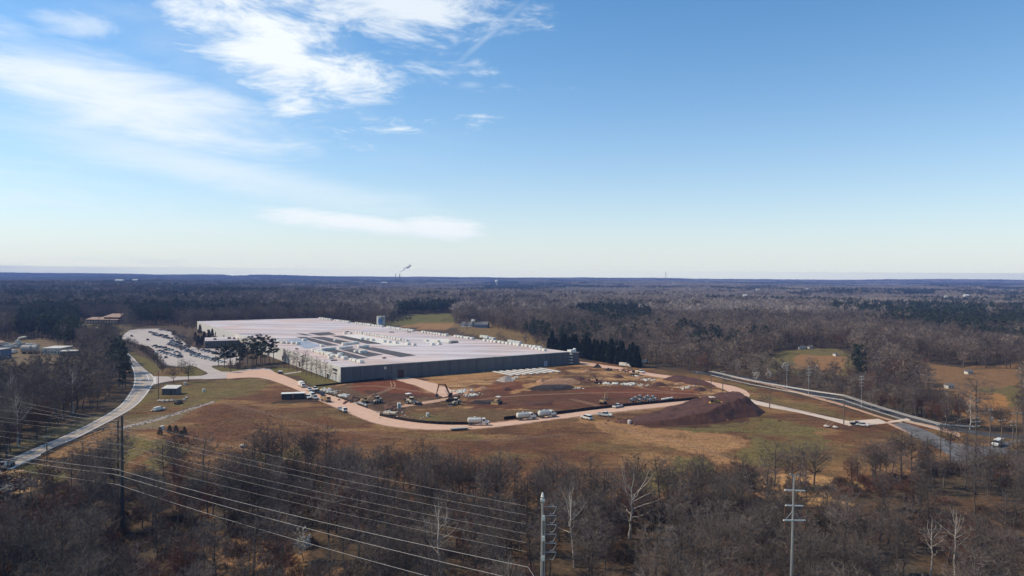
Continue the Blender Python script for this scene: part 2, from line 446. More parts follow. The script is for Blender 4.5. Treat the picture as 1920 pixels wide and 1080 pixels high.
# bare earth of the works
SITE = [(596, 733), (640, 717), (735, 709), (900, 697), (1070, 687), (1100, 683), (1165, 692), (1215, 702), (1300, 714), (1355, 731), (1395, 745), (1310, 750), (1240, 757), (1150, 767), (1100, 762), (920, 770), (760, 770), (715, 783), (660, 757)]
patch(SITE, (.165, .092, .055)); siteM = inside(gpoly(SITE), WX, WY).astype(float)
sL = fbm(GX / 40 + GY / 30, GY / 6 - GX / 14, 51, 4)
sM = fbm(GX / 7, GY / 9, 53, 5); paint(siteM * smooth(sL, .46, .56), (.33, .185, .105), .9); paint(siteM * smooth(nB, .5, .65), (.085, .042, .03), .85); paint(siteM * smooth(sM, .55, .68), (.38, .23, .14), .7)
patch([(596, 733), (650, 718), (700, 730), (760, 765), (715, 783), (655, 757)], (.105, .068, .052), .9)
patch([(650, 717), (735, 709), (770, 716), (825, 744), (740, 752), (690, 742)], REDDIRT, .95)
patch([(700, 730), (840, 745), (860, 760), (720, 775), (690, 760)], (.055, .034, .029), .75)
patch([(880, 737), (960, 722), (1040, 728), (1150, 724), (1290, 733), (1310, 748), (1180, 762), (1060, 768), (900, 762), (860, 755)], DARKDIRT, .92)
patch([(1060, 733), (1290, 726), (1320, 740), (1180, 745)], REDDIRT, .7)
patch([(890, 725), (960, 714), (1010, 722), (960, 735)], REDDIRT, .7)
patch([(800, 706), (930, 700), (940, 706), (880, 716), (800, 722)], (.31, .17, .10), .8, noise=sL, thr=(.3, .55))
patch([(955, 735), (1000, 718), (1080, 710), (1200, 708), (1100, 718), (1040, 722), (1010, 730)], (.33, .19, .105), .85, noise=nB, thr=(.15, .5))
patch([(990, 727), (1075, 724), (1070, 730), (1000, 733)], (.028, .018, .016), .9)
patch([(700, 787), (760, 775), (860, 765), (1060, 770), (1080, 777), (960, 785), (880, 794), (800, 792)], (.115, .072, .046), .95)
patch([(760, 775), (850, 776), (860, 788), (770, 788)], GREEN, .8, noise=nB, thr=(.2, .5))
patch([(1060, 705), (1190, 712), (1190, 722), (1050, 722)], (.07, .045, .036), .8, noise=nC, thr=(.3, .55))
patch([(520, 742), (575, 740), (592, 752), (560, 758), (515, 755)], (.045, .034, .030), .9)
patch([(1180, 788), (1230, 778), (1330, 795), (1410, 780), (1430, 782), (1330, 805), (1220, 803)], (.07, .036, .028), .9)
# field beyond the tank, farmyards and clearings, works yard on the left
for P_, c in (([(715, 609), (765, 590), (850, 586), (852, 606), (840, 613), (760, 612)], (.125, .118, .045)), ([(740, 610), (850, 604), (855, 616), (800, 619)], (.27, .15, .085)),
              ([(850, 606), (930, 604), (1000, 630), (1020, 655), (960, 645), (860, 622)], (.17, .115, .062)), ([(1425, 672), (1480, 656), (1560, 653), (1605, 668), (1600, 705), (1460, 705)], (.14, .115, .055)),
              ([(1500, 665), (1590, 670), (1580, 700), (1480, 690)], (.24, .13, .075)), ([(1690, 682), (1720, 678), (1800, 690), (1920, 680), (1920, 790), (1840, 800), (1760, 760)], (.20, .115, .068)),
              ([(1820, 730), (1920, 720), (1920, 760), (1830, 760)], (.12, .10, .05)), ([(0, 640), (70, 634), (150, 660), (160, 705), (0, 715)], (.17, .13, .10)),
              ([(140, 604), (220, 600), (240, 625), (195, 640), (165, 640)], (.15, .125, .06)), ([(1830, 735), (1890, 740), (1880, 770), (1810, 760)], (.30, .15, .07)),
              ([(0, 870), (40, 895), (60, 905), (40, 925), (0, 935)], (.42, .27, .17)), ([(30, 880), (100, 870), (110, 905), (60, 915)], (.12, .11, .05)),
              ([(75, 858), (190, 806), (225, 790), (225, 812), (140, 850), (90, 875)], (.23, .13, .075)), ([(0, 862), (60, 838), (130, 806), (190, 778), (175, 776), (90, 806), (0, 845)], (.16, .13, .085)),
              ([(1895, 818), (1920, 815), (1920, 850), (1870, 868), (1850, 855)], (.2, .13, .075)), ([(1500, 946), (1700, 940), (1920, 930), (1920, 1010), (1640, 1020)], (.10, .06, .045)),
              ([(380, 960), (560, 1040), (720, 1075), (400, 1075)], (.26, .15, .09))):
    patch(P_, c, .9, noise=nB, thr=(.05, .4))
# clear fields among the far woods
farf = smooth(fbm(GX / 520, GY / 330, 61, 3), .64, .70) * smooth(np.hypot(GX, GY), 1500, 2200)
paint(farf, (.20, .15, .09), .9)
GC[..., 2] *= .70; GC[..., 0] *= 1.04
GZ = terrain(GX, GY)
gv = np.stack([GX, GY, GZ], -1).reshape(-1, 3)
nxg, nyg = len(gx), len(gy)
ii = (np.arange(nyg - 1)[:, None] * nxg + np.arange(nxg - 1)[None]).ravel()
gm = bpy.data.materials.new('ground_cover'); gm.use_nodes = True
n = gm.node_tree.nodes; l = gm.node_tree.links; b = n['Principled BSDF']; b.inputs['Roughness'].default_value = .95; b.inputs['Specular IOR Level'].default_value = .1
ca = n.new('ShaderNodeVertexColor'); ca.layer_name = 'cover'
t = n.new('ShaderNodeTexCoord')
fac = None
for sc_, k, lo, hi in (((.9, .9, .9), 1.0, .5, 1.55), ((.16, .3, .2), 1.0, .68, 1.36), ((.25, 2.2, 1), 1.0, .82, 1.2)):
    mp = n.new('ShaderNodeMapping'); mp.inputs['Scale'].default_value = sc_; mp.inputs['Rotation'].default_value = (0, 0, .3); l.new(t.outputs['Object'], mp.inputs[0])
    ns = n.new('ShaderNodeTexNoise'); ns.inputs['Scale'].default_value = k; ns.inputs['Detail'].default_value = 7; ns.inputs['Roughness'].default_value = .65; l.new(mp.outputs[0], ns.inputs['Vector'])
    mr = n.new('ShaderNodeMapRange'); l.new(ns.outputs[0], mr.inputs[0]); mr.inputs[1].default_value = .3; mr.inputs[2].default_value = .7; mr.inputs[3].default_value = lo; mr.inputs[4].default_value = hi
    if fac is None: fac = mr.outputs[0]; hgt = ns.outputs[0]
    else:
        mm = n.new('ShaderNodeMath'); mm.operation = 'MULTIPLY'; l.new(fac, mm.inputs[0]); l.new(mr.outputs[0], mm.inputs[1]); fac = mm.outputs[0]
vv = n.new('ShaderNodeVectorMath'); vv.operation = 'SCALE'; l.new(ca.outputs[0], vv.inputs[0]); l.new(fac, vv.inputs['Scale']); l.new(vv.outputs[0], b.inputs['Base Color'])
bp = n.new('ShaderNodeBump'); bp.inputs['Strength'].default_value = .5; bp.inputs['Distance'].default_value = .5; l.new(hgt, bp.inputs['Height']); l.new(bp.outputs[0], b.inputs['Normal'])
gme = mesh_np('ground', gv, np.stack([ii, ii + 1, ii + nxg + 1, ii + nxg], -1), gm, 4)
ga = gme.color_attributes.new('cover', 'FLOAT_COLOR', 'POINT')
ga.data.foreach_set('color', np.concatenate([GC.reshape(-1, 3), np.ones((len(gv), 1))], 1).astype(np.float32).ravel())
gme.polygons.foreach_set('use_smooth', np.ones(len(gme.polygons), bool))
ground = bpy.data.objects.new('ground', gme); link(ground); tag(ground, kind='structure')

# ------------------------------------------------------------------ roads, lots and paths: thin sheets on the ground
def resample(P, n, smooth_it=2):
    P = [Vector((p[0], p[1], 0)) for p in P]
    for _ in range(smooth_it):
        Q = [P[0]]
        for a, b_ in zip(P[:-1], P[1:]): Q += [a * .75 + b_ * .25, a * .25 + b_ * .75]
        P = Q + [P[-1]]
    L = [0]
    for a, b_ in zip(P[:-1], P[1:]): L.append(L[-1] + (b_ - a).length)
    out = []; j = 0
    for i in range(n):
        s = L[-1] * i / (n - 1)
        while j < len(L) - 2 and L[j + 1] < s: j += 1
        k = (s - L[j]) / max(1e-9, L[j + 1] - L[j]); out.append(P[j].lerp(P[j + 1], min(1, max(0, k))))
    return out


def strip(name, left, right, z, m, n=60, rough_edge=0.0, seed=0):
    """a road between its two edges"""
    l_, r_ = resample([at(*p) for p in left], n), resample([at(*p) for p in right], n)
    rng = random.Random(seed); mb = MB(); K = 4
    for i in range(n):
        d = r_[i] - l_[i]; w = max(d.length, .1); e0 = rng.uniform(-1, 1) * rough_edge / w; e1 = rng.uniform(-1, 1) * rough_edge / w
        for k in range(K + 1):
            p = l_[i] + d * (e0 + (1 + e1 - e0) * k / K); mb.v.append((p.x, p.y, z))
    for i in range(n - 1):
        for k in range(K): a = i * (K + 1) + k; mb.f.append((a, a + 1, a + K + 2, a + K + 1))
    o = mb.build(name, m); tag(o, kind='structure'); up(o)
    return o, l_, r_


def up(o):
    me = o.data
    if sum(p.normal.z * p.area for p in me.polygons) < 0: me.flip_normals()


def sheet(name, pts, z, m, chaikin=1):
    P = [at(*p) for p in pts]
    for _ in range(chaikin):
        Q = []
        for a, b_ in zip(P, P[1:] + P[:1]): Q += [a * .8 + b_ * .2, a * .2 + b_ * .8]
        P = Q
    mb = MB(); mb.v = [(p.x, p.y, z) for p in P]; mb.f = [tuple(range(len(P)))]
    o = mb.build(name, m); tag(o, kind='structure'); up(o); return o


def stripe(name, pts, width, z, m, dash=None):
    """a painted line along ground points"""
    mb = MB(); n = len(pts)
    for i in range(n - 1):
        a, b_ = pts[i], pts[i + 1]; d = (b_ - a).normalized(); s = Vector((-d.y, d.x, 0)) * width / 2
        if dash and i % dash[1] >= dash[0]: continue
        k = len(mb.v); mb.v += [(*(a - s)[:2], z), (*(b_ - s)[:2], z), (*(b_ + s)[:2], z), (*(a + s)[:2], z)]; mb.f.append((k, k + 1, k + 2, k + 3))
    o = mb.build(name, m); tag(o, kind='structure'); up(o); return o


M['asphalt'] = mat('worn_asphalt', (.36, .325, .31), .9, var=.14, scale=.35, streak=(.4, 1, 1))
M['asphalt_lot'] = mat('pale_asphalt_lot', (.44, .39, .37), .9, var=.12, scale=.12)
M['asphalt_dark'] = mat('dark_asphalt', (.055, .056, .062), .9, var=.25, scale=.2)
M['asphalt_blue'] = mat('wet_grey_asphalt', (.15, .145, .15), .75, var=.45, scale=.12)
M['gravel'] = mat('pinkish_gravel', (.58, .38, .285), .95, var=.10, scale=.25, streak=(1, 1, 1))
M['track'] = mat('tan_track', (.46, .29, .20), .95, var=.2, scale=.4)
M['paint'] = mat('white_road_paint', (.74, .72, .70), .7, var=.12, scale=.8)
M['paint_y'] = mat('yellow_road_paint', (.62, .44, .22), .7, var=.15, scale=.8)
M['gravel_grey'] = mat('grey_gravel', (.30, .26, .235), .95, var=.3, scale=.9)

Lr = [(160, 633), (168, 622), (230, 658), (237, 672), (249, 690), (252, 707), (250, 725), (240, 742), (225, 762), (178, 790), (118, 819), (59, 843), (0, 869), (-60, 893)]
Rr = [(184, 633), (186, 622), (235, 657), (250, 671), (267, 689), (288, 704), (292, 714), (286, 723), (277, 737), (262, 755), (244, 769), (190, 798), (142, 822), (98, 842), (60, 862), (15, 881), (-40, 905)]
road, RL, RR = strip('road', Lr[2:], Rr[2:], .03, M['asphalt'], 120)
mid = [a.lerp(b_, .45) for a, b_ in zip(RL, RR)]
stripe('lane_marking', [a.lerp(b_, .05) for a, b_ in zip(RL, RR)], .35, .036, M['paint'])
stripe('lane_marking', [a.lerp(b_, .95) for a, b_ in zip(RL[:26], RR[:26])], .35, .036, M['paint'])
stripe('lane_marking', [a.lerp(b_, .95) for a, b_ in zip(RL[46:], RR[46:])], .35, .036, M['paint'])
stripe('lane_marking', [a.lerp(b_, .46) for a, b_ in zip(RL, RR)], .28, .036, M['paint_y'])
stripe('lane_marking', [a.lerp(b_, .53) for a, b_ in zip(RL[56:], RR[56:])], .28, .036, M['paint_y'])
stripe('lane_marking', [a.lerp(b_, .70) for a, b_ in zip(RL[46:58], RR[46:58])], .35, .036, M['paint'])
stripe('lane_marking', resample([at(265, 744), at(272, 743)], 3), .6, .036, M['paint'])
stripe('lane_marking', resample([at(275, 729), at(280, 728)], 3), .6, .036, M['paint'])
stripe('lane_marking', resample([at(290.5, 706.5), at(291, 720)], 3), .5, .036, M['paint'])
strip('road', [(158, 634), (166, 626), (172, 618), (178, 613)], [(176, 634), (177, 626), (179, 619), (186, 614)], .03, M['asphalt_lot'], 16)
strip('entrance_drive', [(284, 705.5), (315, 706), (350, 706), (386, 704)], [(284, 722), (307, 716.5), (328, 713), (355, 711), (386, 710.5)], .024, M['asphalt_lot'], 24)
sheet('parking_lot', [(224, 633), (246, 617), (309, 616), (330, 628), (352, 648), (376, 654), (425, 654), (448, 660), (448, 684), (400, 685), (395, 688), (420, 699), (480, 690), (503, 690), (520, 701), (512, 713.5), (478, 706.5), (425, 709.5),
                      (372, 711.5), (372, 706), (391, 701), (386, 697), (362, 685), (340, 688), (307, 684), (298, 676), (287, 651), (251, 644)], .018, M['asphalt_lot'], 1)
GRl = [(425, 700), (470, 694), (495, 691), (520, 700), (550, 711), (575, 724), (600, 735), (630, 744), (665, 757), (697, 769), (722, 779), (745, 786), (795, 794), (840, 797), (880, 797), (920, 794), (970, 788), (1040, 779), (1095, 771), (1150, 764), (1240, 755), (1305, 749)]
GRr = [(425, 710), (468, 707), (495, 708.5), (512, 714), (535, 722), (567, 735), (600, 752), (635, 766), (660, 777), (692, 790), (722, 798), (770, 804), (805, 805.5), (840, 806), (895, 804), (970, 796), (1032, 787), (1075, 782), (1120, 776), (1180, 769), (1240, 764), (1305, 752)]
gr, GL_, GRR = strip('gravel_road', GRl, GRr, .042, M['gravel'], 150, .35, 4)
strip('gravel_road', [(1088, 678), (1130, 684), (1165, 689), (1215, 699), (1255, 704.5), (1295, 710), (1330, 714.5), (1357, 720.5), (1380, 725), (1400, 733), (1407, 740), (1404, 745)],
      [(1088, 683), (1130, 690), (1165, 695), (1215, 705), (1255, 710), (1295, 715), (1325, 720), (1350, 727), (1368, 735), (1378, 742), (1386, 747), (1396, 749)], .042, M['gravel'], 70, .3, 5)
strip('gravel_road', [(1398, 744), (1415, 751), (1440, 756), (1490, 767), (1570, 785), (1592, 789)], [(1380, 747), (1412, 757), (1440, 764), (1490, 772), (1555, 787.5), (1588, 797.5)], .034, M['concrete_pale'], 40, .2, 6)
sheet('concrete_pad', [(1584, 790), (1647, 785.5), (1662, 791), (1700, 784.5), (1709, 788), (1660, 794), (1624, 798), (1590, 798.5)], .048, M['concrete_pale'], 0)
strip('dirt_track', [(1655, 790), (1690, 807), (1716, 818)], [(1665, 791), (1700, 808), (1718, 820)], .05, M['track'], 16, .2, 7)
strip('dirt_track', [(1370, 705), (1450, 721), (1545, 748), (1580, 757), (1660, 784), (1690, 791)], [(1370, 707), (1450, 724), (1545, 752), (1580, 760.5), (1660, 787), (1692, 793.5)], .02, M['track'], 50, .3, 8)
strip('dirt_track', [(1700, 788), (1760, 800), (1800, 812)], [(1695, 791), (1760, 806), (1800, 820)], .026, M['track'], 20, .3, 9)
sheet('asphalt_drive', [(1668, 796), (1695, 792), (1740, 808), (1785, 830), (1830, 838), (1862, 836), (1893, 826), (1925, 822), (1925, 826), (1905, 830), (1880, 843), (1925, 846), (1925, 853), (1850, 853), (1812, 868), (1775, 870), (1785, 857), (1755, 838), (1715, 820)], .014, M['asphalt_blue'], 1)
strip('back_road', [(1300, 695), (1400, 705), (1500, 727), (1600, 751), (1700, 778), (1790, 800), (1850, 812), (1940, 818)], [(1300, 700), (1400, 712), (1500, 736), (1600, 761), (1700, 787), (1790, 808), (1850, 819), (1940, 826)], .012, M['asphalt_dark'], 60)
strip('dirt_track', [(735, 710), (790, 726), (830, 745)], [(765, 707), (830, 722), (858, 738)], .02, M['gravel'], 20, .5, 11)
strip('dirt_track', [(760, 758), (800, 752), (845, 745)], [(745, 765), (800, 757), (845, 750)], .028, M['track'], 20, .4, 12)
strip('gravel_track', [(230, 800), (290, 785), (350, 768), (400, 752)], [(228, 806), (290, 790), (352, 771), (402, 754)], .016, M['gravel_grey'], 40, 1.2, 13)
strip('footpath', [(533, 700), (565, 696)], [(533, 702), (565, 697.5)], .03, M['concrete'], 4)

M['shoulder'] = mat('dusty_shoulder', (.30, .18, .12), .95, var=.3, scale=.5)
M['rut'] = mat('dark_wheel_rut', (.055, .032, .026), .95, var=.3, scale=.6); M['rut_pale'] = mat('pale_wheel_rut', (.36, .23, .15), .95, var=.25, scale=.6); M['rut_field'] = mat('bare_field_track', (.20, .125, .08), .95, var=.3, scale=.5)
sh = [[a + (a - b_).normalized() * 2.2 for a, b_ in zip(GL_, GRR)], [b_ + (b_ - a).normalized() * 1.8 for a, b_ in zip(GL_, GRR)]]; mb = MB(); rr = random.Random(2)
for a, b_ in zip(*sh): q = rr.uniform(-.9, .9); d = (b_ - a).normalized(); mb.v += [(a.x - d.x * q, a.y - d.y * q, .010), (b_.x + d.x * q, b_.y + d.y * q, .010)]
for i in range(len(sh[0]) - 1): mb.f.append((2 * i, 2 * i + 1, 2 * i + 3, 2 * i + 2))
o = mb.build('road_shoulder', M['shoulder']); tag(o, kind='structure'); up(o)


def ruts(pts, m, gap=2.0, w=.55, z=.022):
    P = resample([at(*p) for p in pts], 40)
    for s_ in (-1, 1):
        Q = []
        for i, q in enumerate(P): d = (P[min(i + 1, 39)] - P[max(i - 1, 0)]).normalized(); Q.append(q + Vector((-d.y, d.x, 0)) * s_ * gap / 2)
        stripe('wheel_rut', Q, w, z, m)


for P_, m_ in (([(650, 726), (700, 722), (790, 735), (850, 742)], 'rut_pale'), ([(690, 745), (740, 727), (735, 716)], 'rut_pale'), ([(880, 752), (960, 742), (1060, 738), (1180, 735), (1280, 738)], 'rut_pale'), ([(900, 758), (1000, 752), (1120, 748), (1230, 744)], 'rut'), ([(1070, 748), (1100, 755), (1130, 764)], 'rut_pale'),
               ([(1060, 700), (1120, 705), (1200, 712), (1290, 722), (1350, 738)], 'rut'), ([(860, 712), (930, 706), (1040, 703), (1130, 697)], 'rut'), ([(820, 725), (900, 715), (960, 722), (1020, 735)], 'rut'), ([(1140, 735), (1180, 745), (1200, 757)], 'rut'), ([(1200, 728), (1260, 736), (1340, 742)], 'rut_pale'),
               ([(1400, 757), (1420, 752), (1438, 744), (1425, 738)], 'rut'), ([(1405, 760), (1428, 754), (1446, 745)], 'rut'), ([(1560, 790), (1552, 796), (1548, 800)], 'rut_field'), ([(1260, 800), (1330, 803), (1395, 796), (1400, 788)], 'rut'), ([(1120, 795), (1200, 812), (1300, 835), (1380, 862)], 'rut_field'), ([(420, 755), (500, 775), (600, 800), (720, 820), (900, 828), (1060, 815)], 'rut_field')):
    ruts(P_, M[m_])

# ------------------------------------------------------------------ heaps of earth
def heap(name, foot, hfun, m, nx=70, ny=60):
    P = gpoly(foot); x0, y0 = P.min(0); x1, y1 = P.max(0)
    X, Y = np.meshgrid(np.linspace(x0 - 1, x1 + 1, nx), np.linspace(y0 - 1, y1 + 1, ny))
    ins = inside(P, X, Y); D = np.full(X.shape, 1e9)
    for i in range(len(P)):
        a, b_ = P[i], P[(i + 1) % len(P)]; ab = b_ - a
        tt = np.clip(((X - a[0]) * ab[0] + (Y - a[1]) * ab[1]) / (ab @ ab), 0, 1)
        D = np.minimum(D, np.hypot(X - a[0] - tt * ab[0], Y - a[1] - tt * ab[1]))
    D = np.where(ins, D, -D)
    Z = np.where(ins, hfun(X, Y, D), -.3 + .0 * D)
    i_ = (np.arange(ny - 1)[:, None] * nx + np.arange(nx - 1)[None]).ravel()
    me = mesh_np(name, np.stack([X, Y, Z], -1).reshape(-1, 3), np.stack([i_, i_ + 1, i_ + nx + 1, i_ + nx], -1), m, 4)
    me.polygons.foreach_set('use_smooth', np.ones(len(me.polygons), bool))
    o = bpy.data.objects.new(name, me); link(o); tag(o, kind='structure'); return o


M['earth'] = mat('dark_red_earth', (.080, .036, .026), .95, var=.3, scale=.35, bump=.4, streak=(.5, .5, 1))
M['earth_tan'] = mat('tan_earth', (.30, .17, .10), .95, var=.3, scale=.5, bump=.4)
M['earth_black'] = mat('black_earth', (.035, .026, .024), .95, var=.3, scale=.5, bump=.4)
mx0, mx1 = at(1165, 790).x, at(1432, 775).x
peak = at(1392, 766)


def mound_h(X, Y, D):
    s = np.clip((X - mx0) / (peak.x - 6 - mx0), 0, 1)
    ramp = .5 + 6.5 * s ** 1.2 + (fbm(X / 2.2, Y / 9, 77, 3) - .5) * .8
    nz = (fbm(X / 5, Y / 5, 71, 5, .6) - .5)
    back = 1 + 0 * X
    return np.maximum(.02, np.minimum(ramp + nz * 1.4, D * .80 + nz * 1.0 * np.clip(D, 0, 2)) * back)


heap('dirt_mound', [(1150, 792), (1190, 783), (1235, 774), (1285, 762), (1320, 757), (1360, 752), (1400, 753), (1418, 760), (1436, 773), (1424, 781), (1390, 784), (1340, 794), (1290, 797), (1240, 799), (1190, 797)], mound_h, M['earth'], 190, 130)
heap('dirt_berm', [(1005, 724), (1022, 714), (1080, 714), (1095, 719), (1060, 722)], lambda X, Y, D: np.minimum(1.6 + fbm(X / 4, Y / 4, 3), D * .5), M['earth_tan'], 50, 40)
heap('dirt_berm', [(985, 730), (1010, 725), (1070, 724), (1085, 729), (1040, 733)], lambda X, Y, D: np.minimum(1.0 + fbm(X / 4, Y / 4, 5) * 1.2, D * .5), M['earth_black'], 50, 40)
heap('dirt_berm', [(1110, 690), (1118, 683), (1126, 686), (1129, 690)], lambda X, Y, D: np.minimum(3, D * .8), M['earth_black'], 24, 24)
heap('gravel_heap', [(928, 714), (940, 708), (962, 708), (962, 715), (945, 717)], lambda X, Y, D: np.minimum(2.2, D * .5), M['gravel_grey'], 30, 30)
heap('dirt_berm', [(1240, 712), (1265, 705), (1300, 711), (1330, 718), (1345, 725), (1300, 722)], lambda X, Y, D: np.minimum(1.2 + fbm(X / 4, Y / 4, 7), D * .5), M['earth'], 50, 40)
heap('dirt_berm', [(1355, 748), (1368, 757), (1412, 749), (1402, 745)], lambda X, Y, D: np.minimum(.5, D * .4), M['earth'], 10, 10).location.z = -.2

hr = random.Random(21)
for k, (x, y, w, h_, mt, ht) in enumerate(((1015, 716, 26, 3, 'earth_tan', 1.8), (1048, 713, 22, 2.5, 'earth_tan', 1.6), (1085, 711, 24, 2.5, 'earth', 1.8), (1125, 712, 26, 2.5, 'earth_tan', 1.4), (1160, 707, 24, 2.2, 'earth', 1.6), (1200, 709, 20, 2, 'earth_tan', 1.2), (1235, 722, 30, 2.5, 'earth', 1.6),
                              (1275, 720, 26, 2.2, 'earth_tan', 1.0), (1310, 731, 30, 3, 'earth', 1.8), (880, 737, 26, 3, 'earth_tan', 1.2), (905, 729, 24, 2.5, 'earth_tan', 1.0), (950, 731, 22, 2.2, 'earth', 1.2), (1100, 697, 20, 2, 'earth_tan', 1.2), (1140, 694, 18, 1.6, 'earth_black', 1.6), (700, 741, 22, 2.5, 'earth', 1.0), (668, 748, 18, 2.5, 'earth_black', 1.2), (733, 768, 9, 3, 'earth_black', 2.6), (905, 755, 60, 3, 'earth_black', 1.0), (1010, 758, 60, 3, 'earth', .9))):
    ft = [(x + w * .5 * math.cos(a) * hr.uniform(.75, 1.2), y + h_ * math.sin(a) * hr.uniform(.7, 1.2)) for a in [i * math.pi / 5 for i in range(10)]]
    heap('dirt_berm', ft, lambda X, Y, D, ht=ht, k=k: np.minimum(ht * (.35 + 1.2 * fbm(X / 3.2, Y / 3.2, 100 + k, 4)), D * .55), M[mt], 44, 36)

# ------------------------------------------------------------------ the warehouse
WH = 9.2
rA, rB, rC, rD = at(639, 689, WH), at(1067, 660, WH), at(370, 602.5, WH), at(598, 596.5, WH)
A0 = Vector((rA.x, rA.y, 0))
wh = thing('warehouse', 'huge flat-roofed factory warehouse with grey metal end wall and long white side wall', 'building', A0)


def L(p): return Vector((p.x - A0.x, p.y - A0.y, p.z))


def wall_run(p, q, n, m, name='wall', parent=wh, panel='wall_panel', h=WH, skip=()):
    """a wall from p to q: a backing wall and its cladding panels, each a little proud with a joint between"""
    p, q = L(p), L(q); d = (q - p).normalized(); out = Vector((d.y, -d.x, 0)); W = (q - p).length
    bk = MB(); a, b_ = p + d * .02, q - d * .02
    t0 = out * 0; t1 = -out * .3
    bk.add([(*(a + t0)[:2], 0), (*(b_ + t0)[:2], 0), (*(b_ + t1)[:2], 0), (*(a + t1)[:2], 0), (*(a + t0)[:2], h - .05), (*(b_ + t0)[:2], h - .05), (*(b_ + t1)[:2], h - .05), (*(a + t1)[:2], h - .05)],
           [(3, 2, 1, 0), (4, 5, 6, 7), (0, 1, 5, 4), (1, 2, 6, 5), (2, 3, 7, 6), (3, 0, 4, 7)])
    w = bk.build(name, M['steel_dark'], parent)
    pw = W / n; mb = MB().box(.06, pw - .06, -.12, -.004, .0, h - .12); me = mb.mesh('wall_panel', m)
    rz = math.atan2(d.y, d.x)
    for i in range(n):
        if i in skip: continue
        o = bpy.data.objects.new(panel, me); link(o, w); pos = p + d * (i * pw); o.location = (pos.x, pos.y, 0); o.rotation_euler = (0, 0, rz)
    return w, d, out, rz


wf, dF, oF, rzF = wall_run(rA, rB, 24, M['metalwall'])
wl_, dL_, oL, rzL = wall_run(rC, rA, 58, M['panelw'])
wall_run(rB, rD, 12, M['metalwall']); wall_run(rD, rC, 12, M['metalwall'])
# roof slab with a parapet edge, gently pitched sheets of membrane
mb = MB(); NR = 24
Q = [L(rA), L(rB), L(rD), L(rC)]
for j in range(NR + 1):
    for i in range(NR + 1):
        u, v = i / NR, j / NR; p = (Q[0] * (1 - u) + Q[1] * u) * (1 - v) + (Q[3] * (1 - u) + Q[2] * u) * v
        mb.v.append((p.x, p.y, WH - .02 + .05 * math.sin(u * 9) * math.sin(v * 13)))
for j in range(NR):
    for i in range(NR): a = j * (NR + 1) + i; mb.f.append((a, a + 1, a + NR + 2, a + NR + 1))
roof = mb.build('roof', M['roofw'], wh)
# the membrane: sun-bleached in broad lanes across the building, stained and patched
rm = M['roofw']; rn = rm.node_tree.nodes; rl = rm.node_tree.links; rbs = rn['Principled BSDF']
tcx = rn.new('ShaderNodeTexCoord'); mpx = rn.new('ShaderNodeMapping'); mpx.inputs['Rotation'].default_value = (0, 0, -rzF); mpx.inputs['Scale'].default_value = (.010, .085, 1); rl.new(tcx.outputs['Object'], mpx.inputs[0])
n1 = rn.new('ShaderNodeTexNoise'); n1.inputs['Scale'].default_value = 1; n1.inputs['Detail'].default_value = 7; n1.inputs['Roughness'].default_value = .7; rl.new(mpx.outputs[0], n1.inputs['Vector'])
mpy = rn.new('ShaderNodeMapping'); mpy.inputs['Rotation'].default_value = (0, 0, -rzF); mpy.inputs['Scale'].default_value = (.02, .011, 1); rl.new(tcx.outputs['Object'], mpy.inputs[0])
n2 = rn.new('ShaderNodeTexNoise'); n2.inputs['Scale'].default_value = 1; n2.inputs['Detail'].default_value = 4; rl.new(mpy.outputs[0], n2.inputs['Vector'])
cr = rn.new('ShaderNodeValToRGB'); rl.new(n1.outputs[0], cr.inputs[0]); e = cr.color_ramp.elements
e[0].position = .33; e[0].color = (.30, .25, .23, 1); e[1].position = .56; e[1].color = (.63, .57, .545, 1)
cr2 = rn.new('ShaderNodeValToRGB'); rl.new(n2.outputs[0], cr2.inputs[0]); e = cr2.color_ramp.elements
e[0].position = .40; e[0].color = (.98, .96, .95, 1); e[1].position = .6; e[1].color = (1.0, .86, .76, 1)
mm = rn.new('ShaderNodeMix'); mm.data_type = 'RGBA'; mm.blend_type = 'MULTIPLY'; mm.inputs['Factor'].default_value = 1
rl.new(cr.outputs[0], mm.inputs['A']); rl.new(cr2.outputs[0], mm.inputs['B']); rl.new(mm.outputs['Result'], rbs.inputs['Base Color'])
for p, q in ((rA, rB), (rB, rD), (rD, rC), (rC, rA)):
    a, b_ = L(p), L(q); d = (b_ - a).normalized(); o_ = Vector((d.y, -d.x, 0)); e_ = MB()
    V = [a + o_ * .16, b_ + o_ * .16, b_ - o_ * .25, a - o_ * .25]
    e_.add([(v.x, v.y, WH - .1) for v in V] + [(v.x, v.y, WH + .22) for v in V], [(3, 2, 1, 0), (4, 5, 6, 7), (0, 1, 5, 4), (1, 2, 6, 5), (2, 3, 7, 6), (3, 0, 4, 7)])
    e_.build('roof_edge', M['offwhite'], wh)


def roof_patch(pts, m, z=.10):
    P = [L(at(x, y, WH)) for x, y in pts]; mb = MB(); n_ = len(P)
    mb.add([(p.x, p.y, WH + .04) for p in P] + [(p.x, p.y, WH + z) for p in P], [tuple(range(n_, 2 * n_))] + [(i, (i + 1) % n_, n_ + (i + 1) % n_, n_ + i) for i in range(n_)])
    o = mb.build('roof_patch', m, roof); up(o); return o


def z8(*pts): return [(480 + x / 6, 600 + y / 6) for x, y in pts]


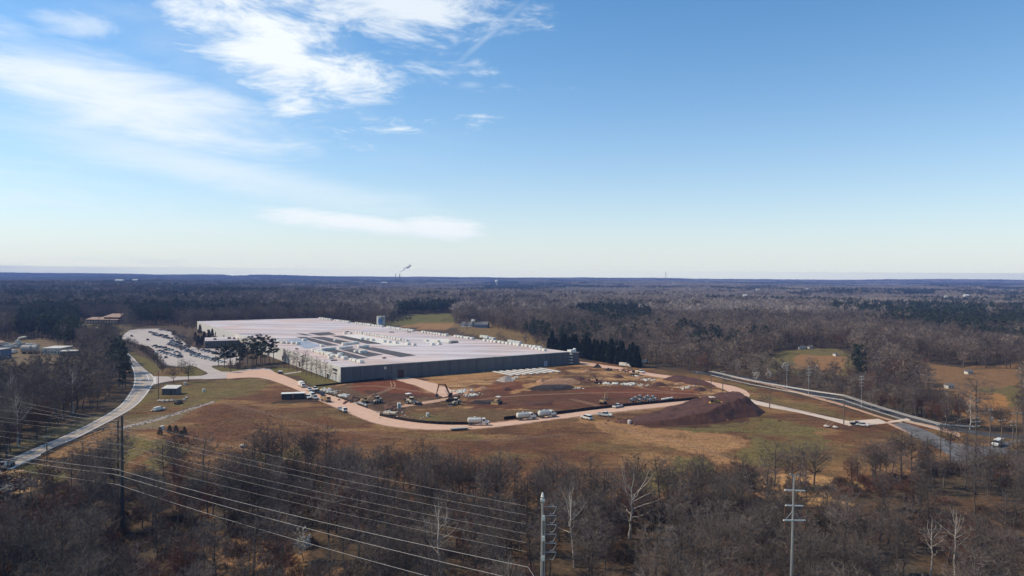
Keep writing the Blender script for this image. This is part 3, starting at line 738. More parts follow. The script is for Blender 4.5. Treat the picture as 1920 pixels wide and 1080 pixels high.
for P_ in (((450, 190), (560, 190), (930, 285), (800, 290)), ((600, 192), (760, 190), (1100, 255), (960, 272)), ((840, 177), (990, 180), (1420, 268), (1250, 268)), ((720, 345), (900, 335), (1270, 430), (1080, 440)),
           ((960, 335), (1100, 325), (1430, 390), (1260, 415)), ((1180, 318), (1320, 308), (1800, 398), (1620, 417)), ((450, 152), (520, 152), (640, 172), (560, 175)), ((580, 148), (820, 137), (900, 162), (720, 176))):
    roof_patch(z8(*P_), M['membrane'])
roof_patch(z8((330, 225), (480, 213), (745, 290), (560, 322)), M['membrane_blue'])
roof_patch(z8((975, 172), (1170, 162), (1790, 285), (1500, 292), (1130, 215)), M['membrane_white'])
for P_ in (((1000, 131), (1040, 131), (1060, 138), (1015, 139)), ((1500, 137), (1550, 137), (1550, 141), (1500, 141)), ((1700, 135), (1745, 135), (1745, 139), (1700, 139)), ((440, 322), (475, 325), (475, 332), (445, 332)), ((1420, 428), (1460, 424), (1465, 432), (1430, 436)), ((840, 455), (910, 452), (912, 458), (845, 461))):
    roof_patch(z8(*P_), M['membrane'], .5)
roof_patch([(792, 637), (840, 635), (845, 641), (800, 644)], M['membrane_white'])
roof_patch([(842, 640), (858, 640), (859, 643), (845, 644)], M['membrane'], .6)
# rooftop units: one housing mesh with a fan grille, set in rows
rng = random.Random(3)
um = MB().box(-1.6, 1.6, -1.4, 1.4, .25, 1.75).box(-1.35, 1.35, -1.15, 1.15, .03, .25)
um.lathe([(.75, 1.75), (.75, 1.98), (.55, 1.98)], 8, (-.6, 0)); um.box(.5, 1.4, -1.2, 1.2, 1.75, 1.9)
unit_me = um.mesh('roof_unit', M['white']); 
um2 = MB().box(-2.6, 2.6, -1.2, 1.2, .25, 1.5).box(-2.3, 2.3, -1, 1, .03, .25).box(2.6, 3.6, -.5, .5, .4, 1.2); unit2_me = um2.mesh('roof_unit', M['offwhite'])
DIRL = (L(rC) - L(rA)).normalized(); AZL = math.atan2(DIRL.y, DIRL.x)


def unit(px, py, me=unit_me, s=1.0, jit=.5):
    p = L(at(px, py, WH)); o = bpy.data.objects.new('roof_unit', me); link(o, roof)
    o.location = (p.x + rng.uniform(-jit, jit), p.y + rng.uniform(-jit, jit), WH + .02); o.rotation_euler = (0, 0, AZL + rng.choice((0, 0, math.pi))); o.scale = (s * rng.uniform(.9, 1.1),) * 3


def units(p0, p1, n, me=unit_me, s=1.0, gaps=()):
    a, b_ = at(*p0, WH), at(*p1, WH)
    for i in range(n):
        if i in gaps: continue
        q = a.lerp(b_, i / max(1, n - 1)); p = L(q); o = bpy.data.objects.new('roof_unit', me); link(o, roof)
        o.location = (p.x + rng.uniform(-.4, .4), p.y + rng.uniform(-.4, .4), WH + .02); o.rotation_euler = (0, 0, AZL + rng.choice((0, math.pi))); o.scale = (s * rng.uniform(.88, 1.12),) * 3


units((601, 598), (1012, 653.5), 84, s=.98, gaps={7, 8, 17, 18, 19, 33, 34, 46, 47, 48, 58, 59, 66, 67, 68})
units((955, 641), (975, 644.5), 5, s=.9); units((1000, 655), (1020, 658), 4, s=.9); units((905, 633), (925, 637), 5, s=1.1)
units(*z8((1000, 157), (1060, 155)), 2); units(*z8((1140, 146), (1700, 240)), 20, s=.95); units(*z8((1190, 222), (1780, 287)), 10, gaps={3, 7})
units(*z8((985, 283), (1130, 268)), 6); units(*z8((650, 355), (1180, 484)), 24, s=1.0, gaps={10, 14, 17, 18}); units(*z8((690, 372), (860, 412)), 6, unit2_me); units(*z8((750, 345), (880, 332)), 5)
units(*z8((945, 328), (1060, 316)), 5); units(*z8((1170, 313), (1245, 308)), 3); units(*z8((230, 238), (300, 262)), 4, s=1.2); units(*z8((310, 262), (470, 272)), 4)
for q in ((895, 237), (745, 300), (945, 402), (830, 435), (1130, 365), (1180, 372), (1220, 370), (540, 235)): unit(*z8(q)[0])
units((800, 640), (840, 643), 3, unit2_me); units((812, 647), (824, 646), 2)
# things on the end wall
pd = L(at(748, 712)); w_ = (L(at(761, 711)) - pd).length


def on_wall(name, u0, u1, z0, z1, m, d=dF, out=oF, org=L(rA), prt=wf, depth=.10, parts=None):
    mb = MB(); a, b_ = org + d * u0, org + d * u1; f0, f1 = out * .125, out * (.125 + depth)
    V = [a + f0, b_ + f0, b_ + f1, a + f1]
    mb.add([(v.x, v.y, z0) for v in V] + [(v.x, v.y, z1) for v in V], [(3, 2, 1, 0), (4, 5, 6, 7), (0, 1, 5, 4), (1, 2, 6, 5), (2, 3, 7, 6), (3, 0, 4, 7)])
    o = mb.build(name, m, prt)
    if sum((p.normal.dot(p.center - sum((Vector(v.co) for v in o.data.vertices), Vector()) / 8)) for p in o.data.polygons) < 0: o.data.flip_normals()
    return o


def wall_u(px, py, d=dF, org=rA):                    # distance along the wall of a point seen at its foot
    o_, r_ = Vector((_f[0], _f[1], _f[2])), None
    ray = _f + _r * (px - 960) / FPX + _u * (540 - py) / FPX
    # intersect the vertical plane of the wall
    k = (org.x * d.y - org.y * d.x) / (ray[0] * d.y - ray[1] * d.x)
    return (Vector((ray[0] * k, ray[1] * k, 0)) - Vector((org.x, org.y, 0))).dot(d), CAMH + ray[2] * k


u0, z1_ = wall_u(746, 693.5); u1, _z = wall_u(757, 693)
on_wall('loading_door', u0, u1, .02, z1_, M['darkred'], parts=1)
u0, z1_ = wall_u(720, 687.5); u1, z0_ = wall_u(724, 692)
on_wall('wall_vent', u0, u1, z0_, z1_, M['offwhite'], depth=.25)
u0, z1_ = wall_u(1020, 677); u1, z0_ = wall_u(1026, 686.5)
on_wall('window', u0, u1, z0_, z1_, M['membrane_blue'])
u0, z1_ = wall_u(728, 703); u1, z0_ = wall_u(730, 712)
on_wall('downpipe', u0, u0 + .4, 0.02, z1_, M['steel_dark'])
for k in range(8): on_wall('downpipe', 12 + k * 20.5, 12.25 + k * 20.5, .02, WH - .3, M['steel_dark'], depth=.14)
# the sign by the corner of the white side wall: two dark bars of lettering
dS = (L(rA) - L(rC)).normalized(); lenS = (L(rA) - L(rC)).length
on_wall('wall_sign', lenS - 14, lenS - 5.5, 6.0, 7.4, M['steel_dark'], dS, oL, L(rC), wl_); on_wall('wall_sign', lenS - 13.5, lenS - 6, 4.2, 4.9, M['steel_dark'], dS, oL, L(rC), wl_)
on_wall('door', lenS - 24, lenS - 21, .02, 2.6, M['glass'], dS, oL, L(rC), wl_)
for k in range(10): on_wall('dock_door', 20 + k * 41, 24 + k * 41, .6, 4.2, M['steel_dark'], dS, oL, L(rC), wl_)
# block beside the far end of the grey wall
bp_ = at(1070.5, 684); bq = at(1085.5, 682.5); dB = (bq - bp_); rzB = math.atan2(dB.y, dB.x); wB = dB.length
tw = thing('equipment_block', 'dark grey plant block with pale machinery at the far end of the grey wall', 'building', bp_, rzB)
MB().box(2.2, wB, 0, 9, 0, 8.6).build('wall', M['metalwall'], tw)
mb = MB(); [mb.box(.2, 2.15, .2, 6, z, z + .9) for z in (.9, 3.0, 5.1, 7.2)]; mb.build('stair_landing', M['offwhite'], tw)
mb = MB(); [mb.box(.5, 1.9, .6, 5.5, z, z + 1.2) for z in (1.8, 3.9, 6.0)]; mb.build('stair_void', M['steel_dark'], tw)
MB().box(2.0, wB + .2, -.15, 9.15, 8.6, 8.85).build('roof', M['roofw'], tw)
MB().box(.8, 4.5, 1, 5, 8.86, 10.6).lathe([(1.2, 8.86), (1.2, 11.2), (.6, 11.6)], 12, (6.3, 3)).build('roof_machine', M['white'], tw)

# ------------------------------------------------------------------ trees: prototypes
def _slivers(P, D, ln, w, rng):
    """thin triangles (twigs, needles): base at P, pointing along D"""
    n = len(P); D = D / np.linalg.norm(D, axis=1, keepdims=True)
    R = rng.normal(size=(n, 3)); S = np.cross(D, R); S /= np.maximum(1e-6, np.linalg.norm(S, axis=1, keepdims=True))
    w = np.broadcast_to(np.asarray(w, float), (n,))[:, None] / 2; ln = np.broadcast_to(np.asarray(ln, float), (n,))[:, None]
    V = np.stack([P - S * w, P + S * w, P + D * ln], 1).reshape(-1, 3)
    return V, np.arange(3 * n).reshape(-1, 3)


class Soup:
    def __init__(s): s.V = []; s.F = []; s.n = 0
    def add(s, V, F):
        s.V.append(np.asarray(V, float)); s.F.append(np.asarray(F) + s.n); s.n += len(V)
    def tube(s, pts, R, k):
        pts = np.asarray(pts, float); m = len(pts); V = []
        for i in range(m):
            d = pts[min(i + 1, m - 1)] - pts[max(i - 1, 0)]; d = d / np.linalg.norm(d)
            a = np.cross(d, (0, 0, 1) if abs(d[2]) < .9 else (1, 0, 0)); a /= np.linalg.norm(a); b_ = np.cross(d, a)
            for j in range(k): V.append(pts[i] + (a * math.cos(2 * math.pi * j / k) + b_ * math.sin(2 * math.pi * j / k)) * R[i])
        F = []
        for i in range(m - 1):
            for j in range(k):
                j2 = (j + 1) % k; a0, a1, a2, a3 = i * k + j, i * k + j2, (i + 1) * k + j2, (i + 1) * k + j
                F += [(a0, a1, a2), (a0, a2, a3)]
        s.add(V, F)
    def get(s): return (np.concatenate(s.V), np.concatenate(s.F)) if s.V else (np.zeros((0, 3)), np.zeros((0, 3), int))


def gen_bare(seed, H=14.0, width=4.2, low=.3, limbs=15, subs=5, ntw=4200, tl=.8, tw=.036, fine=True, upright=.5, trunk_r=.225, nbr=190, top=.62):
    """bare tree: a wandering trunk, limbs, branches that reach out to fill a rounded crown, and fine twigs along the branches"""
    rng = np.random.default_rng(seed); T = Soup(); C = Soup(); nodes = []; ends = []
    n = 9; wand = np.cumsum(rng.normal(0, .17, (n + 1, 2)), 0); wand -= wand[0]
    tr = np.stack([wand[:, 0], wand[:, 1], np.linspace(-.2, H * .9, n + 1)], 1)
    T.tube(tr, [trunk_r * (1 - .85 * i / n) + .012 for i in range(n + 1)], 6 if fine else 4)
    for i in range(int(low * n) + 1, n + 1): nodes.append((tr[i], trunk_r * (1 - .85 * i / n)))
    zc, rz_ = H * (low + 1) / 2 * 1.0, H * (1 - low) / 2
    for i in range(limbs):
        t = low + (.93 - low) * ((i + rng.random()) / limbs) ** .85
        k = t / .9 * n * .97; j = min(int(k), n - 1); p0 = tr[j] + (tr[j + 1] - tr[j]) * (k - j)
        a = i * 2.399 + rng.normal(0, .5); u = (t - low) / (1 - low)
        ln = width * (.5 + .7 * math.sin(math.pi * min(1, .25 + u * .7))) * rng.uniform(.7, 1.15)
        e = upright * .55 + .55 * u + rng.normal(0, .18); pts = [p0]; seg = 5
        for q in range(seg):
            e += rng.normal(.09, .16); a += rng.normal(0, .28)
            pts.append(pts[-1] + np.array([math.cos(a) * math.cos(e), math.sin(a) * math.cos(e), math.sin(e)]) * ln / seg)
        r0 = max(.022, trunk_r * (1 - .85 * t) * .6)
        T.tube(pts, [r0 * (1 - .8 * q / seg) for q in range(seg + 1)], 4 if fine else 3)
        for q in range(1, seg + 1): nodes.append((pts[q], r0 * (1 - .8 * q / seg)))
    NP = np.array([q[0] for q in nodes]); NR = np.array([q[1] for q in nodes])
    ax = np.array([tr[n // 2][0], tr[n // 2][1], 0])
    for i in range(nbr):
        d = rng.normal(size=3); d /= np.linalg.norm(d); r = rng.random() ** .42
        q = ax + np.array([d[0] * r * width * 1.08, d[1] * r * width * 1.08, zc + d[2] * r * rz_ * 1.02])
        if d[2] < 0: q[:2] = ax[:2] + (q[:2] - ax[:2]) * (1 - .35 * abs(d[2]))
        w = np.linalg.norm((NP - q) * np.array([1, 1, 1.0]), axis=1) + np.maximum(0, NP[:, 2] - q[2] + .4) * 1.6
        j = int(np.argmin(w)); s0 = NP[j]; v = q - s0; L_ = np.linalg.norm(v)
        if L_ > width * 1.1 or L_ < .3: continue
        m = s0 + v * .5 + rng.normal(0, .10, 3) * L_ - np.array([0, 0, .06 * L_])
        if fine: C.tube([s0, m, q], [max(.014, NR[j] * .45), max(.011, NR[j] * .28), .008], 3)
        ends += [(s0 + (m - s0) * .4, m), (m, q), (m, q)]
    ends.append((tr[-2], tr[-1]))
    E0 = np.array([e[0] for e in ends]); E1 = np.array([e[1] for e in ends])
    w_ = np.linalg.norm(E1 - E0, axis=1) + 1e-6; ix = rng.choice(len(ends), ntw, p=w_ / w_.sum()); f = rng.random((ntw, 1))
    P = E0[ix] + (E1 - E0)[ix] * f; D = (E1 - E0)[ix] / w_[ix][:, None] * .9 + rng.normal(0, .6, (ntw, 3)) + np.array([0, 0, .25])
    V, F = _slivers(P, D, tl * rng.uniform(.45, 1.4, ntw), tw * rng.uniform(.6, 1.4, ntw), rng); C.add(V, F)
    return T.get(), C.get()


def gen_pine(seed, H=19.0, width=3.2, low=.38, whorls=13, ncl=2600, size=.55):
    rng = np.random.default_rng(seed); T = Soup(); C = Soup()
    tr = np.stack([np.cumsum(rng.normal(0, .06, 8)), np.cumsum(rng.normal(0, .06, 8)), np.linspace(-.2, H * .96, 8)], 1)
    T.tube(tr, [.26 * (1 - .85 * i / 7) + .02 for i in range(8)], 6); tips = []
    for i in range(whorls):
        t = low + (.98 - low) * i / (whorls - 1)
        for q in range(rng.integers(2, 5)):
            a = rng.random() * 6.28; u = (t - low) / (1 - low); ln = width * rng.uniform(.5, 1.15) * (math.sin(math.pi * (.25 + .72 * u)) * .9 + .12); e = rng.uniform(-.05, .5)
            z = t * H + rng.normal(0, .3); k = min(6.99, t / .96 * 7); j = int(k); p0 = tr[j] + (tr[j + 1] - tr[j]) * (k - j)
            p1 = p0 + np.array([math.cos(a) * math.cos(e), math.sin(a) * math.cos(e), math.sin(e)]) * ln
            T.tube([p0, (p0 + p1) / 2, p1], [.07, .05, .02], 3); tips.append((p0, p1, ln))
    pr = np.array([x[2] for x in tips]); ix = rng.choice(len(tips), ncl, p=pr / pr.sum()); f = .35 + .7 * rng.random((ncl, 1)) ** .6
    A = np.array([x[0] for x in tips])[ix]; B = np.array([x[1] for x in tips])[ix]
    P = A + (B - A) * f + rng.normal(0, .33, (ncl, 3)) * np.array([1, 1, .65]); D = rng.normal(size=(ncl, 3)) + np.array([0, 0, .4]) + (B - A) / np.linalg.norm(B - A, axis=1, keepdims=True) * .8
    V, F = _slivers(P, D, size * rng.uniform(.7, 1.5, ncl), size * .42 * rng.uniform(.7, 1.3, ncl), rng); C.add(V, F)
    return T.get(), C.get()


def gen_cone(seed, H=15.0, width=2.3, ncl=1900, size=.8, pw=.8):
    """cypress or cedar: a dense column that narrows to a feathered tip"""
    rng = np.random.default_rng(seed); T = Soup(); C = Soup()
    T.tube([(0, 0, -.2), (0, 0, H * .5), (0, 0, H * .93)], [.2, .12, .03], 5)
    t = rng.random(ncl) ** 1.15; a = rng.random(ncl) * 6.283; lob = 1 + .22 * np.sin(a * 3 + t * 9 + seed) + .12 * np.sin(a * 7 - t * 23)
    r = width * ((1 - t) ** pw * .95 + .05) * np.minimum(1, .55 + t * 5) * (.55 + .45 * rng.random(ncl) ** .4) * lob
    P = np.stack([r * np.cos(a), r * np.sin(a), .5 + t * (H - .9)], 1)
    D = np.stack([np.cos(a) * .7, np.sin(a) * .7, np.full(ncl, .9)], 1) + rng.normal(0, .4, (ncl, 3))
    V, F = _slivers(P, D, size * rng.uniform(.7, 1.5, ncl), size * .45 * rng.uniform(.7, 1.3, ncl), rng); C.add(V, F)
    return T.get(), C.get()


def gen_bush(seed, R=1.5, H=1.7, ntw=420, tl=.8, tw=.07):
    rng = np.random.default_rng(seed); C = Soup(); a = rng.random(ntw) * 6.283; r = R * rng.random(ntw) ** .5
    P = np.stack([r * np.cos(a), r * np.sin(a), H * .72 * rng.random(ntw) * (1 - (r / R) ** 2 * .6)], 1)
    D = np.stack([np.cos(a) * .5, np.sin(a) * .5, np.full(ntw, 1.0)], 1) + rng.normal(0, .5, (ntw, 3))
    V, F = _slivers(P, D, tl * rng.uniform(.5, 1.3, ntw), tw * rng.uniform(.6, 1.4, ntw), rng); C.add(V, F)
    return (np.zeros((0, 3)), np.zeros((0, 3), int)), C.get()


def tri_mesh(name, VF, m): return mesh_np(name, VF[0], VF[1], m, 3)


def joint_mesh(name, TC, mt, mc):
    (tv, tf), (cv, cf) = TC
    me = mesh_np(name, np.concatenate([tv, cv]), np.concatenate([tf, cf + len(tv)]), mt, 3); me.materials.append(mc)
    me.polygons.foreach_set('material_index', np.concatenate([np.zeros(len(tf), np.int32), np.ones(len(cf), np.int32)])); return me


def merge(TCs, xf):
    T = Soup(); C = Soup()
    for (t, c), (x, y, s, r) in zip(TCs, xf):
        ca_, sa = math.cos(r) * s, math.sin(r) * s; R = np.array([[ca_, sa, 0], [-sa, ca_, 0], [0, 0, s]])
        for S_, (v, f) in ((T, t), (C, c)):
            if len(v): S_.add(v @ R + np.array([x, y, 0]), f)
    return T.get(), C.get()


# near trees (each a thing with trunk and crown)
NEAR = {'bare': [gen_bare(s, H=h, width=w, upright=u, limbs=lb, low=lo, ntw=nt) for s, h, w, u, lb, lo, nt in
                 ((1, 14, 4.0, .6, 15, .30, 3500), (2, 15, 3.4, .9, 16, .36, 2900), (3, 13, 4.8, .45, 14, .28, 3700), (4, 14.5, 3.0, 1.1, 14, .45, 2300), (5, 12.5, 4.4, .7, 16, .30, 3400), (6, 15.5, 3.9, .8, 17, .42, 3200), (7, 13.5, 5.2, .4, 13, .28, 4000))],
        'slim': [gen_bare(s, H=15, width=2.0, upright=1.3, limbs=17, low=.2, ntw=2400, tl=.7, tw=.036, trunk_r=.15, nbr=110) for s in (11, 12)],
        'budding': [gen_bare(s, H=12, width=3.6, upright=.8, limbs=16, low=.25, ntw=5200, tl=.7, tw=.05) for s in (21, 22)],
        'pale': [gen_bare(s, H=16, width=4.0, upright=.85, limbs=13, low=.38, ntw=800, tl=.9, tw=.03, trunk_r=.26, nbr=60) for s in (31, 32, 33)],
        'spread': [gen_bare(s, H=13, width=7.0, upright=.5, limbs=13, low=.28, ntw=4800, tl=.9, tw=.036, trunk_r=.36, nbr=200) for s in (41, 42)],
        'pine': [gen_pine(s, H=h) for s, h in ((51, 19), (52, 21), (53, 17))],
        'cypress': [gen_cone(s, H=15, width=2.0) for s in (61, 62)],
        'cedar': [gen_cone(71, H=7, width=1.7, ncl=900, size=.55)],
        'blossom': [gen_bare(81, H=7.5, width=2.2, upright=1.0, limbs=14, low=.2, ntw=1700, tl=.45, tw=.17, trunk_r=.1, nbr=90)],
        'round': [gen_bare(s, H=9, width=3.4, upright=.9, limbs=16, low=.22, ntw=4000, tl=.75, tw=.042) for s in (91, 92)]}
MT = {'bare': ('bark', 'twig'), 'slim': ('bark', 'twig'), 'budding': ('bark', 'twig_red'), 'pale': ('bark_pale', 'twig_pale'), 'spread': ('bark', 'twig'), 'pine': ('bark', 'needle'), 'cypress': ('bark', 'cypress'), 'cedar': ('bark', 'cypress'), 'blossom': ('bark', 'blossom'), 'round': ('bark', 'twig')}
NAMES = {'bare': 'bare_tree', 'slim': 'bare_tree', 'round': 'bare_tree', 'spread': 'bare_tree', 'budding': 'budding_tree', 'pale': 'sycamore_tree', 'pine': 'pine_tree', 'cypress': 'cypress_tree', 'cedar': 'cedar_tree', 'blossom': 'blossom_tree'}
NMESH = {k: [(tri_mesh('trunk', t, M[MT[k][0]]), tri_mesh('crown', c, M[MT[k][1]])) for t, c in v] for k, v in NEAR.items()}
NMESH['palebark'] = [(tri_mesh('trunk', NEAR['spread'][0][0], M['bark_pale']), tri_mesh('crown', NEAR['spread'][0][1], M['twig']))]; NAMES['palebark'] = 'bare_tree'
HT = {k: [float(c[0][:, 2].max()) for t, c in v] for k, v in NEAR.items()}; HT['palebark'] = [HT['spread'][0]]
trng = random.Random(7)
ORD = ['first', 'second', 'third', 'fourth', 'fifth', 'sixth', 'seventh', 'eighth', 'ninth', 'tenth', 'eleventh', 'twelfth', 'thirteenth', 'fourteenth', 'fifteenth', 'sixteenth', 'seventeenth', 'eighteenth', 'nineteenth', 'twentieth']
ORD2 = ['twenty-' + o for o in ORD[:9]] + ['thirtieth'] + ['thirty-' + o for o in ORD[:9]]


def tree(kind, p, label, group=None, height=None, var=None, s=None, wide=1.0):
    i = trng.randrange(len(NMESH[kind])) if var is None else var
    sc = s if s else (height / HT[kind][i] if height else trng.uniform(.85, 1.15))
    o = thing(NAMES[kind], label, 'tree', (p[0], p[1], terrain(p[0], p[1])), trng.uniform(0, 6.28), group)
    o.scale = (sc * wide, sc * wide, sc)
    for nm, me in zip(('trunk', 'crown'), NMESH[kind][i]):
        c = bpy.data.objects.new(nm, me); link(c, o)
    return o


# ------------------------------------------------------------------ woods: masses past counting, one object each
def scatter(name, pts, meshes):
    """ONE stuff object: copies of the meshes stood on its points (x, y, z, turn, size, which)"""
    A = np.array(pts, float); me = bpy.data.meshes.new(name)
    me.vertices.add(len(A)); me.vertices.foreach_set('co', A[:, :3].astype(np.float32).ravel())
    for nm, ty, c in (('turn', 'FLOAT', 3), ('size', 'FLOAT', 4)):
        at_ = me.attributes.new(nm, ty, 'POINT'); at_.data.foreach_set('value', A[:, c].astype(np.float32))
    at_ = me.attributes.new('which', 'INT', 'POINT'); at_.data.foreach_set('value', A[:, 5].astype(np.int32))
    me.update(); o = bpy.data.objects.new(name, me); link(o); tag(o, kind='stuff')
    g = bpy.data.node_groups.new(name, 'GeometryNodeTree')
    g.interface.new_socket('Geometry', in_out='INPUT', socket_type='NodeSocketGeometry'); g.interface.new_socket('Geometry', in_out='OUTPUT', socket_type='NodeSocketGeometry')
    gi, go = g.nodes.new('NodeGroupInput'), g.nodes.new('NodeGroupOutput'); jn = g.nodes.new('GeometryNodeJoinGeometry')
    for m in reversed(meshes):
        src = bpy.data.objects.new(name + '_model', m); oi = g.nodes.new('GeometryNodeObjectInfo'); oi.inputs['Object'].default_value = src; oi.inputs['As Instance'].default_value = False
        ti = g.nodes.new('GeometryNodeGeometryToInstance'); g.links.new(oi.outputs['Geometry'], ti.inputs[0]); g.links.new(ti.outputs[0], jn.inputs[0])
    ip = g.nodes.new('GeometryNodeInstanceOnPoints'); g.links.new(gi.outputs[0], ip.inputs['Points']); g.links.new(jn.outputs[0], ip.inputs['Instance']); ip.inputs['Pick Instance'].default_value = True

    def attr(nm, ty):
        a = g.nodes.new('GeometryNodeInputNamedAttribute'); a.data_type = ty; a.inputs['Name'].default_value = nm; return a.outputs[0]
    g.links.new(attr('which', 'INT'), ip.inputs['Instance Index'])
    cb = g.nodes.new('ShaderNodeCombineXYZ'); g.links.new(attr('turn', 'FLOAT'), cb.inputs[2]); g.links.new(cb.outputs[0], ip.inputs['Rotation'])
    g.links.new(attr('size', 'FLOAT'), ip.inputs['Scale']); g.links.new(ip.outputs[0], go.inputs[0])
    md = o.modifiers.new('copies', 'NODES'); md.node_group = g
    return o


# clearings: ground where no wood stands
CLEAR = [gpoly(p) for p in (
    [(1020, 640), (1085, 668), (1200, 684), (1320, 702), (1500, 740), (1640, 776), (1790, 806), (1925, 814), (1925, 866), (1800, 874), (1740, 866), (1700, 874), (1600, 898), (1480, 908), (1400, 916), (1300, 936), (1100, 940), (900, 930), (760, 915), (640, 900),
     (560, 890), (420, 905), (330, 900), (230, 890), (150, 905), (60, 925), (-40, 925), (-40, 892), (0, 872), (84, 812), (152, 781), (202, 758), (223, 743), (237, 727), (238, 705), (233, 690), (220, 671), (222, 656), (215, 640), (238, 618), (250, 611), (309, 610), (340, 614), (366, 611), (600, 604), (706, 608)],
    [(715, 611), (765, 590), (850, 586), (852, 608), (900, 606), (990, 632), (1000, 650), (900, 640), (850, 625)],
    [(1425, 672), (1480, 655), (1560, 652), (1605, 668), (1600, 708), (1460, 710)], [(1690, 682), (1720, 676), (1800, 692), (1925, 690), (1925, 800), (1830, 802), (1770, 775), (1740, 730)],
    [(-40, 645), (0, 640), (70, 634), (150, 660), (165, 712), (-40, 730)], [(140, 604), (222, 600), (245, 625), (195, 642), (150, 645)])]


def clear_at(X, Y):
    m = np.zeros(np.shape(X), bool)
    for P in CLEAR: m |= inside(P, X, Y)
    return m


def jitter_grid(step, y0, y1, seed, slack=60, spread=.76):
    r = np.random.default_rng(seed); out = []
    ys = np.arange(y0, y1, step)
    for y in ys:
        w = spread * y + slack; xs = np.arange(-w, w, step); out.append(np.stack([xs + r.uniform(-.46, .46, len(xs)) * step, y + r.uniform(-.46, .46, len(xs)) * step], 1))
    return np.concatenate(out), r


def evergreen(X, Y):
    """how likely a tree is a pine: the plantations and dark stands of the photograph, and scattered groups"""
    e = smooth(fbm(X / 170, Y / 210, 81, 3), .60, .70) * .75 * smooth(np.hypot(X, Y), 420, 800)
    for P in PINES: e = np.maximum(e, inside(P, X, Y) * .88)
    return e


PINES = [gpoly(p) for p in ([(1085, 592), (1210, 590), (1222, 618), (1150, 632), (1090, 605)], [(1540, 587), (1700, 585), (1925, 588), (1925, 640), (1780, 635), (1690, 612), (1550, 597)], [(735, 586), (860, 582), (870, 588), (735, 592)],
                            [(30, 600), (150, 592), (165, 640), (140, 660), (30, 655)], [(230, 590), (450, 586), (450, 600), (250, 615)], [(215, 660), (248, 700), (246, 735), (205, 735), (195, 690)], [(330, 556), (470, 552), (480, 562), (340, 566)],
                            [(1290, 650), (1370, 655), (1390, 672), (1300, 668)], [(1600, 690), (1620, 690), (1625, 720), (1605, 720)])]

# --- the near and middle woods: single trees
pts, nr = jitter_grid(5.7, 94, 330, 5)
X, Y = pts[:, 0], pts[:, 1]
dens = .92 - .30 * smooth(fbm(X / 30, Y / 30, 91, 3), .55, .72)
thin = gpoly([(1390, 920), (1640, 905), (1760, 880), (1925, 865), (1925, 1000), (1700, 1010), (1560, 980), (1440, 985)])      # open floor between thin trunks on the right
dens = np.where(inside(thin, X, Y), .30, dens)
open_ = gpoly([(0, 930), (120, 910), (260, 900), (420, 920), (420, 950), (250, 960), (100, 1010), (0, 1020)]); dens = np.where(inside(open_, X, Y), .33, dens)
open2 = gpoly([(1480, 985), (1925, 960), (1925, 1075), (1640, 1060)]); dens = np.where(inside(open2, X, Y), .22, dens)
open3 = gpoly([(180, 1010), (420, 1000), (760, 1070), (640, 1120), (160, 1110)]); dens = np.where(inside(open3, X, Y), .25, dens)
keep = (nr.random(len(X)) < dens) & ~clear_at(X, Y)
PXc = 960 + FPX * X / Y                              # glades in front of the trees that stand out of the wood
for qx, qy, w in ((1074, 1064, 34), (566, 1052, 30), (1180, 1010, 26), (1744, 1085, 26), (1790, 1090, 30), (1108, 1120, 20), (868, 1050, 24), (585, 985, 18)):
    keep &= ~((np.abs(PXc - qx) < w) & (Y < at(qx, qy).y + 3))
X, Y = X[keep], Y[keep]; red = smooth(fbm(X / 22, Y / 22, 95, 2), .62, .72)
ev = evergreen(X, Y); small = (.82 + .52 * nr.random(len(X))) * np.where((X < -70) & (Y > 215), 1.2, 1)
near_rows = []
for x, y, rd, e_, sm in zip(X, Y, red, ev, small):
    q = nr.random()
    k = 'pine' if q < e_ else 'budding' if nr.random() < rd * .38 else 'pale' if nr.random() < .022 else 'bare'
    px_ = 960 + FPX * x / y; size = sm * (.9 if k != 'pine' else .8)
    if inside(thin, np.array([x]), np.array([y]))[0]: k = 'slim' if nr.random() < .6 else k; size *= .85
    show = abs(x) < y * .742 and (65 - 15 * size) / y < .432
    near_rows.append((y, show, x, k, size))
near_rows.sort(key=lambda r: (not r[1], r[0]))
GRP = {'bare': ('bare grey-brown winter tree crowded in the dense front wood', 'bare trees of the front wood'), 'slim': ('slim bare tree standing over open brown floor of the thinned wood', 'slim bare trees of the thinned wood'),
       'budding': ('bare tree with rusty red budding twigs in the front wood', 'red budding trees of the front wood'), 'pale': ('pale-barked sycamore with few fine twigs in the front wood', 'pale sycamores of the front wood'), 'pine': ('dark evergreen pine among the bare trees beside the curved road', 'pines beside the curved road')}
count = {}; rest = []
ZONES = ((120, 'below the creek rocks'), (228, 'left of the dark steel pole'), (400, 'right of the dark steel pole'), (560, 'left of the white blossoming tree'), (760, 'right of the white blossoming tree'), (1015, 'left of the pale jumper pole'), (1180, 'beside the tall white sycamore'), (1340, 'right of the white sycamore'),
         (1487, 'left of the three-armed pole'), (1640, 'right of the three-armed pole'), (1780, 'left of the lower sycamores'), (9999, 'below the junction poles'))
LOOK = {'bare': ['even-crowned grey bare tree', 'tall narrow bare tree', 'wide low-limbed bare tree', 'high thin-crowned bare tree', 'short dense bare tree', 'very tall bare tree', 'broad spreading bare tree'], 'slim': ['slim leafless tree', 'slender straight bare tree'],
        'budding': ['rusty red budding tree', 'reddish upright budding tree'], 'pale': ['pale-trunked sycamore', 'few-twigged pale sycamore', 'chalky sycamore'], 'pine': ['dark roadside pine', 'tall roadside pine', 'short roadside pine']}
LIMIT = {'bare': 215, 'slim': 45, 'budding': 60, 'pale': 26, 'pine': 40}
